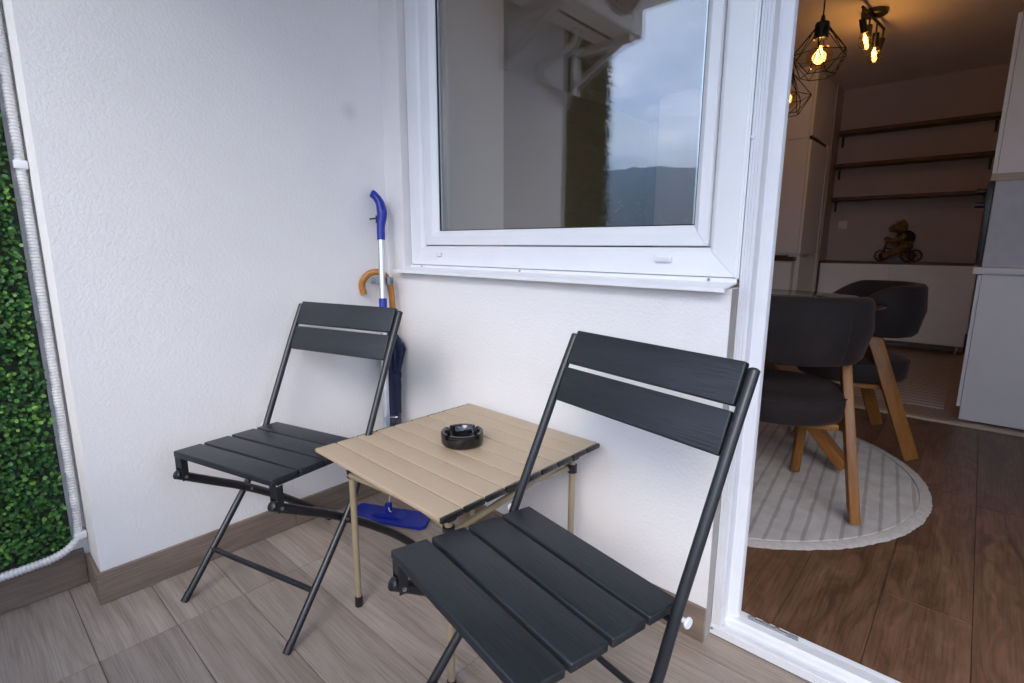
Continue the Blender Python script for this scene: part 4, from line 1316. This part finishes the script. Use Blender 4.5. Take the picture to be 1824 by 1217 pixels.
finish('side_panel', box(new(), -0.316, 0.30, -0.300, -0.282, 0.036, 0.80, 0.001, 1), M['cab'], up)
finish('carcass', box(new(), -0.312, 0.30, -0.281, 0.28, 0.036, 0.80), M['cab'], up)
finish('door', box(new(), -0.336, -0.3175, -0.295, 0.275, 0.037, 0.81, 0.0015, 1), M['cab'], up)
finish('cornice', box(new(), -0.318, 0.31, -0.306, 0.285, 0.8005, 0.83, 0.002, 1), M['cabedge'], up)

# ------------------------------------------------------------------ land outside (mirrored in the window)
def hz(x, y):
    r = math.hypot(x, y); a = math.degrees(math.atan2(-x, -y))  # 0 = straight out, + towards -X
    ridge = 350 + 130 * math.exp(-((a - 28) / 9) ** 2) + 30 * math.sin(math.radians(a * 3.1) + 1) + 16 * math.sin(math.radians(a * 9)) + 9 * math.sin(math.radians(a * 23)) + 5 * math.sin(math.radians(a * 57))
    f = max(0, min(1, (r - 700) / 2700)) ** 1.5
    back_ = max(0, min(1, (r - 3400) / 2600))
    return -18 + (ridge + 17) * f * (1 - 0.3 * back_)
verts, faces = [], []
radii = [8, 40, 120, 300, 500, 700, 900, 1150, 1400, 1700, 2000, 2300, 2600, 2900, 3150, 3300, 3400, 3600, 4200, 5200, 6200]
NAZ = 480
for r_ in radii:
    for k in range(NAZ):
        a = 2 * math.pi * k / NAZ
        x_, y_ = r_ * math.sin(a), -r_ * math.cos(a)
        z_ = hz(x_, y_) + (rng.normal() * 5 if r_ > 800 else 0)
        verts.append((x_, y_, z_))
for i in range(len(radii) - 1):
    for k in range(NAZ):
        k2 = (k + 1) % NAZ
        faces.append((i * NAZ + k, i * NAZ + k2, (i + 1) * NAZ + k2, (i + 1) * NAZ + k))
faces.append(tuple(range(NAZ))[::-1])
me = bpy.data.meshes.new('terrain'); me.from_pydata(verts, [], faces)
me.materials.append(plain('forest', (0.035, 0.055, 0.040), 0.95, var=0.4, scale=0.02))
me.materials.append(plain('town_ground', (0.24, 0.235, 0.21), 0.95, var=0.3, scale=0.05))
for p_ in me.polygons:
    if p_.center.xy.length < 800 or len(p_.vertices) > 4: p_.material_index = 1
me.shade_smooth()
hl = link('hills', me); tag(hl, kind='structure')
b = new()
for k in range(600):
    a = R(rng.uniform(5, 45)); r_ = rng.uniform(1100, 2300)
    x_, y_ = -r_ * math.sin(a), -r_ * math.cos(a)
    z_ = hz(x_, y_) - 3; s = rng.uniform(2.2, 4.2)
    m_ = Matrix.Translation((x_, y_, z_)) @ Matrix.Rotation(rng.uniform(0, 3), 4, 'Z')
    box(b, -s, s, -s * 0.7, s * 0.7, 0, s * 1.6, mtx=m_)
tw = finish('town_houses', b, M['houses'], None, smooth=0)
tag(tw, 'pale houses scattered at the foot of the far hill', 'houses', kind='stuff')

# ------------------------------------------------------------------ the air between the balcony and the far hills
hzm = bpy.data.materials.new('hazy_air'); hzm.use_nodes = True
t = hzm.node_tree; t.nodes.clear()
o = t.nodes.new('ShaderNodeOutputMaterial'); pv = t.nodes.new('ShaderNodeVolumePrincipled')
pv.inputs['Color'].default_value = (0.55, 0.73, 1.0, 1); pv.inputs['Density'].default_value = 0.00022
pv.inputs['Anisotropy'].default_value = 0.1
t.links.new(pv.outputs[0], o.inputs['Volume'])
hb = bx('haze', hzm, None, -6500, 6500, -6500, 6500, -60, 640)
tag(hb, kind='stuff')
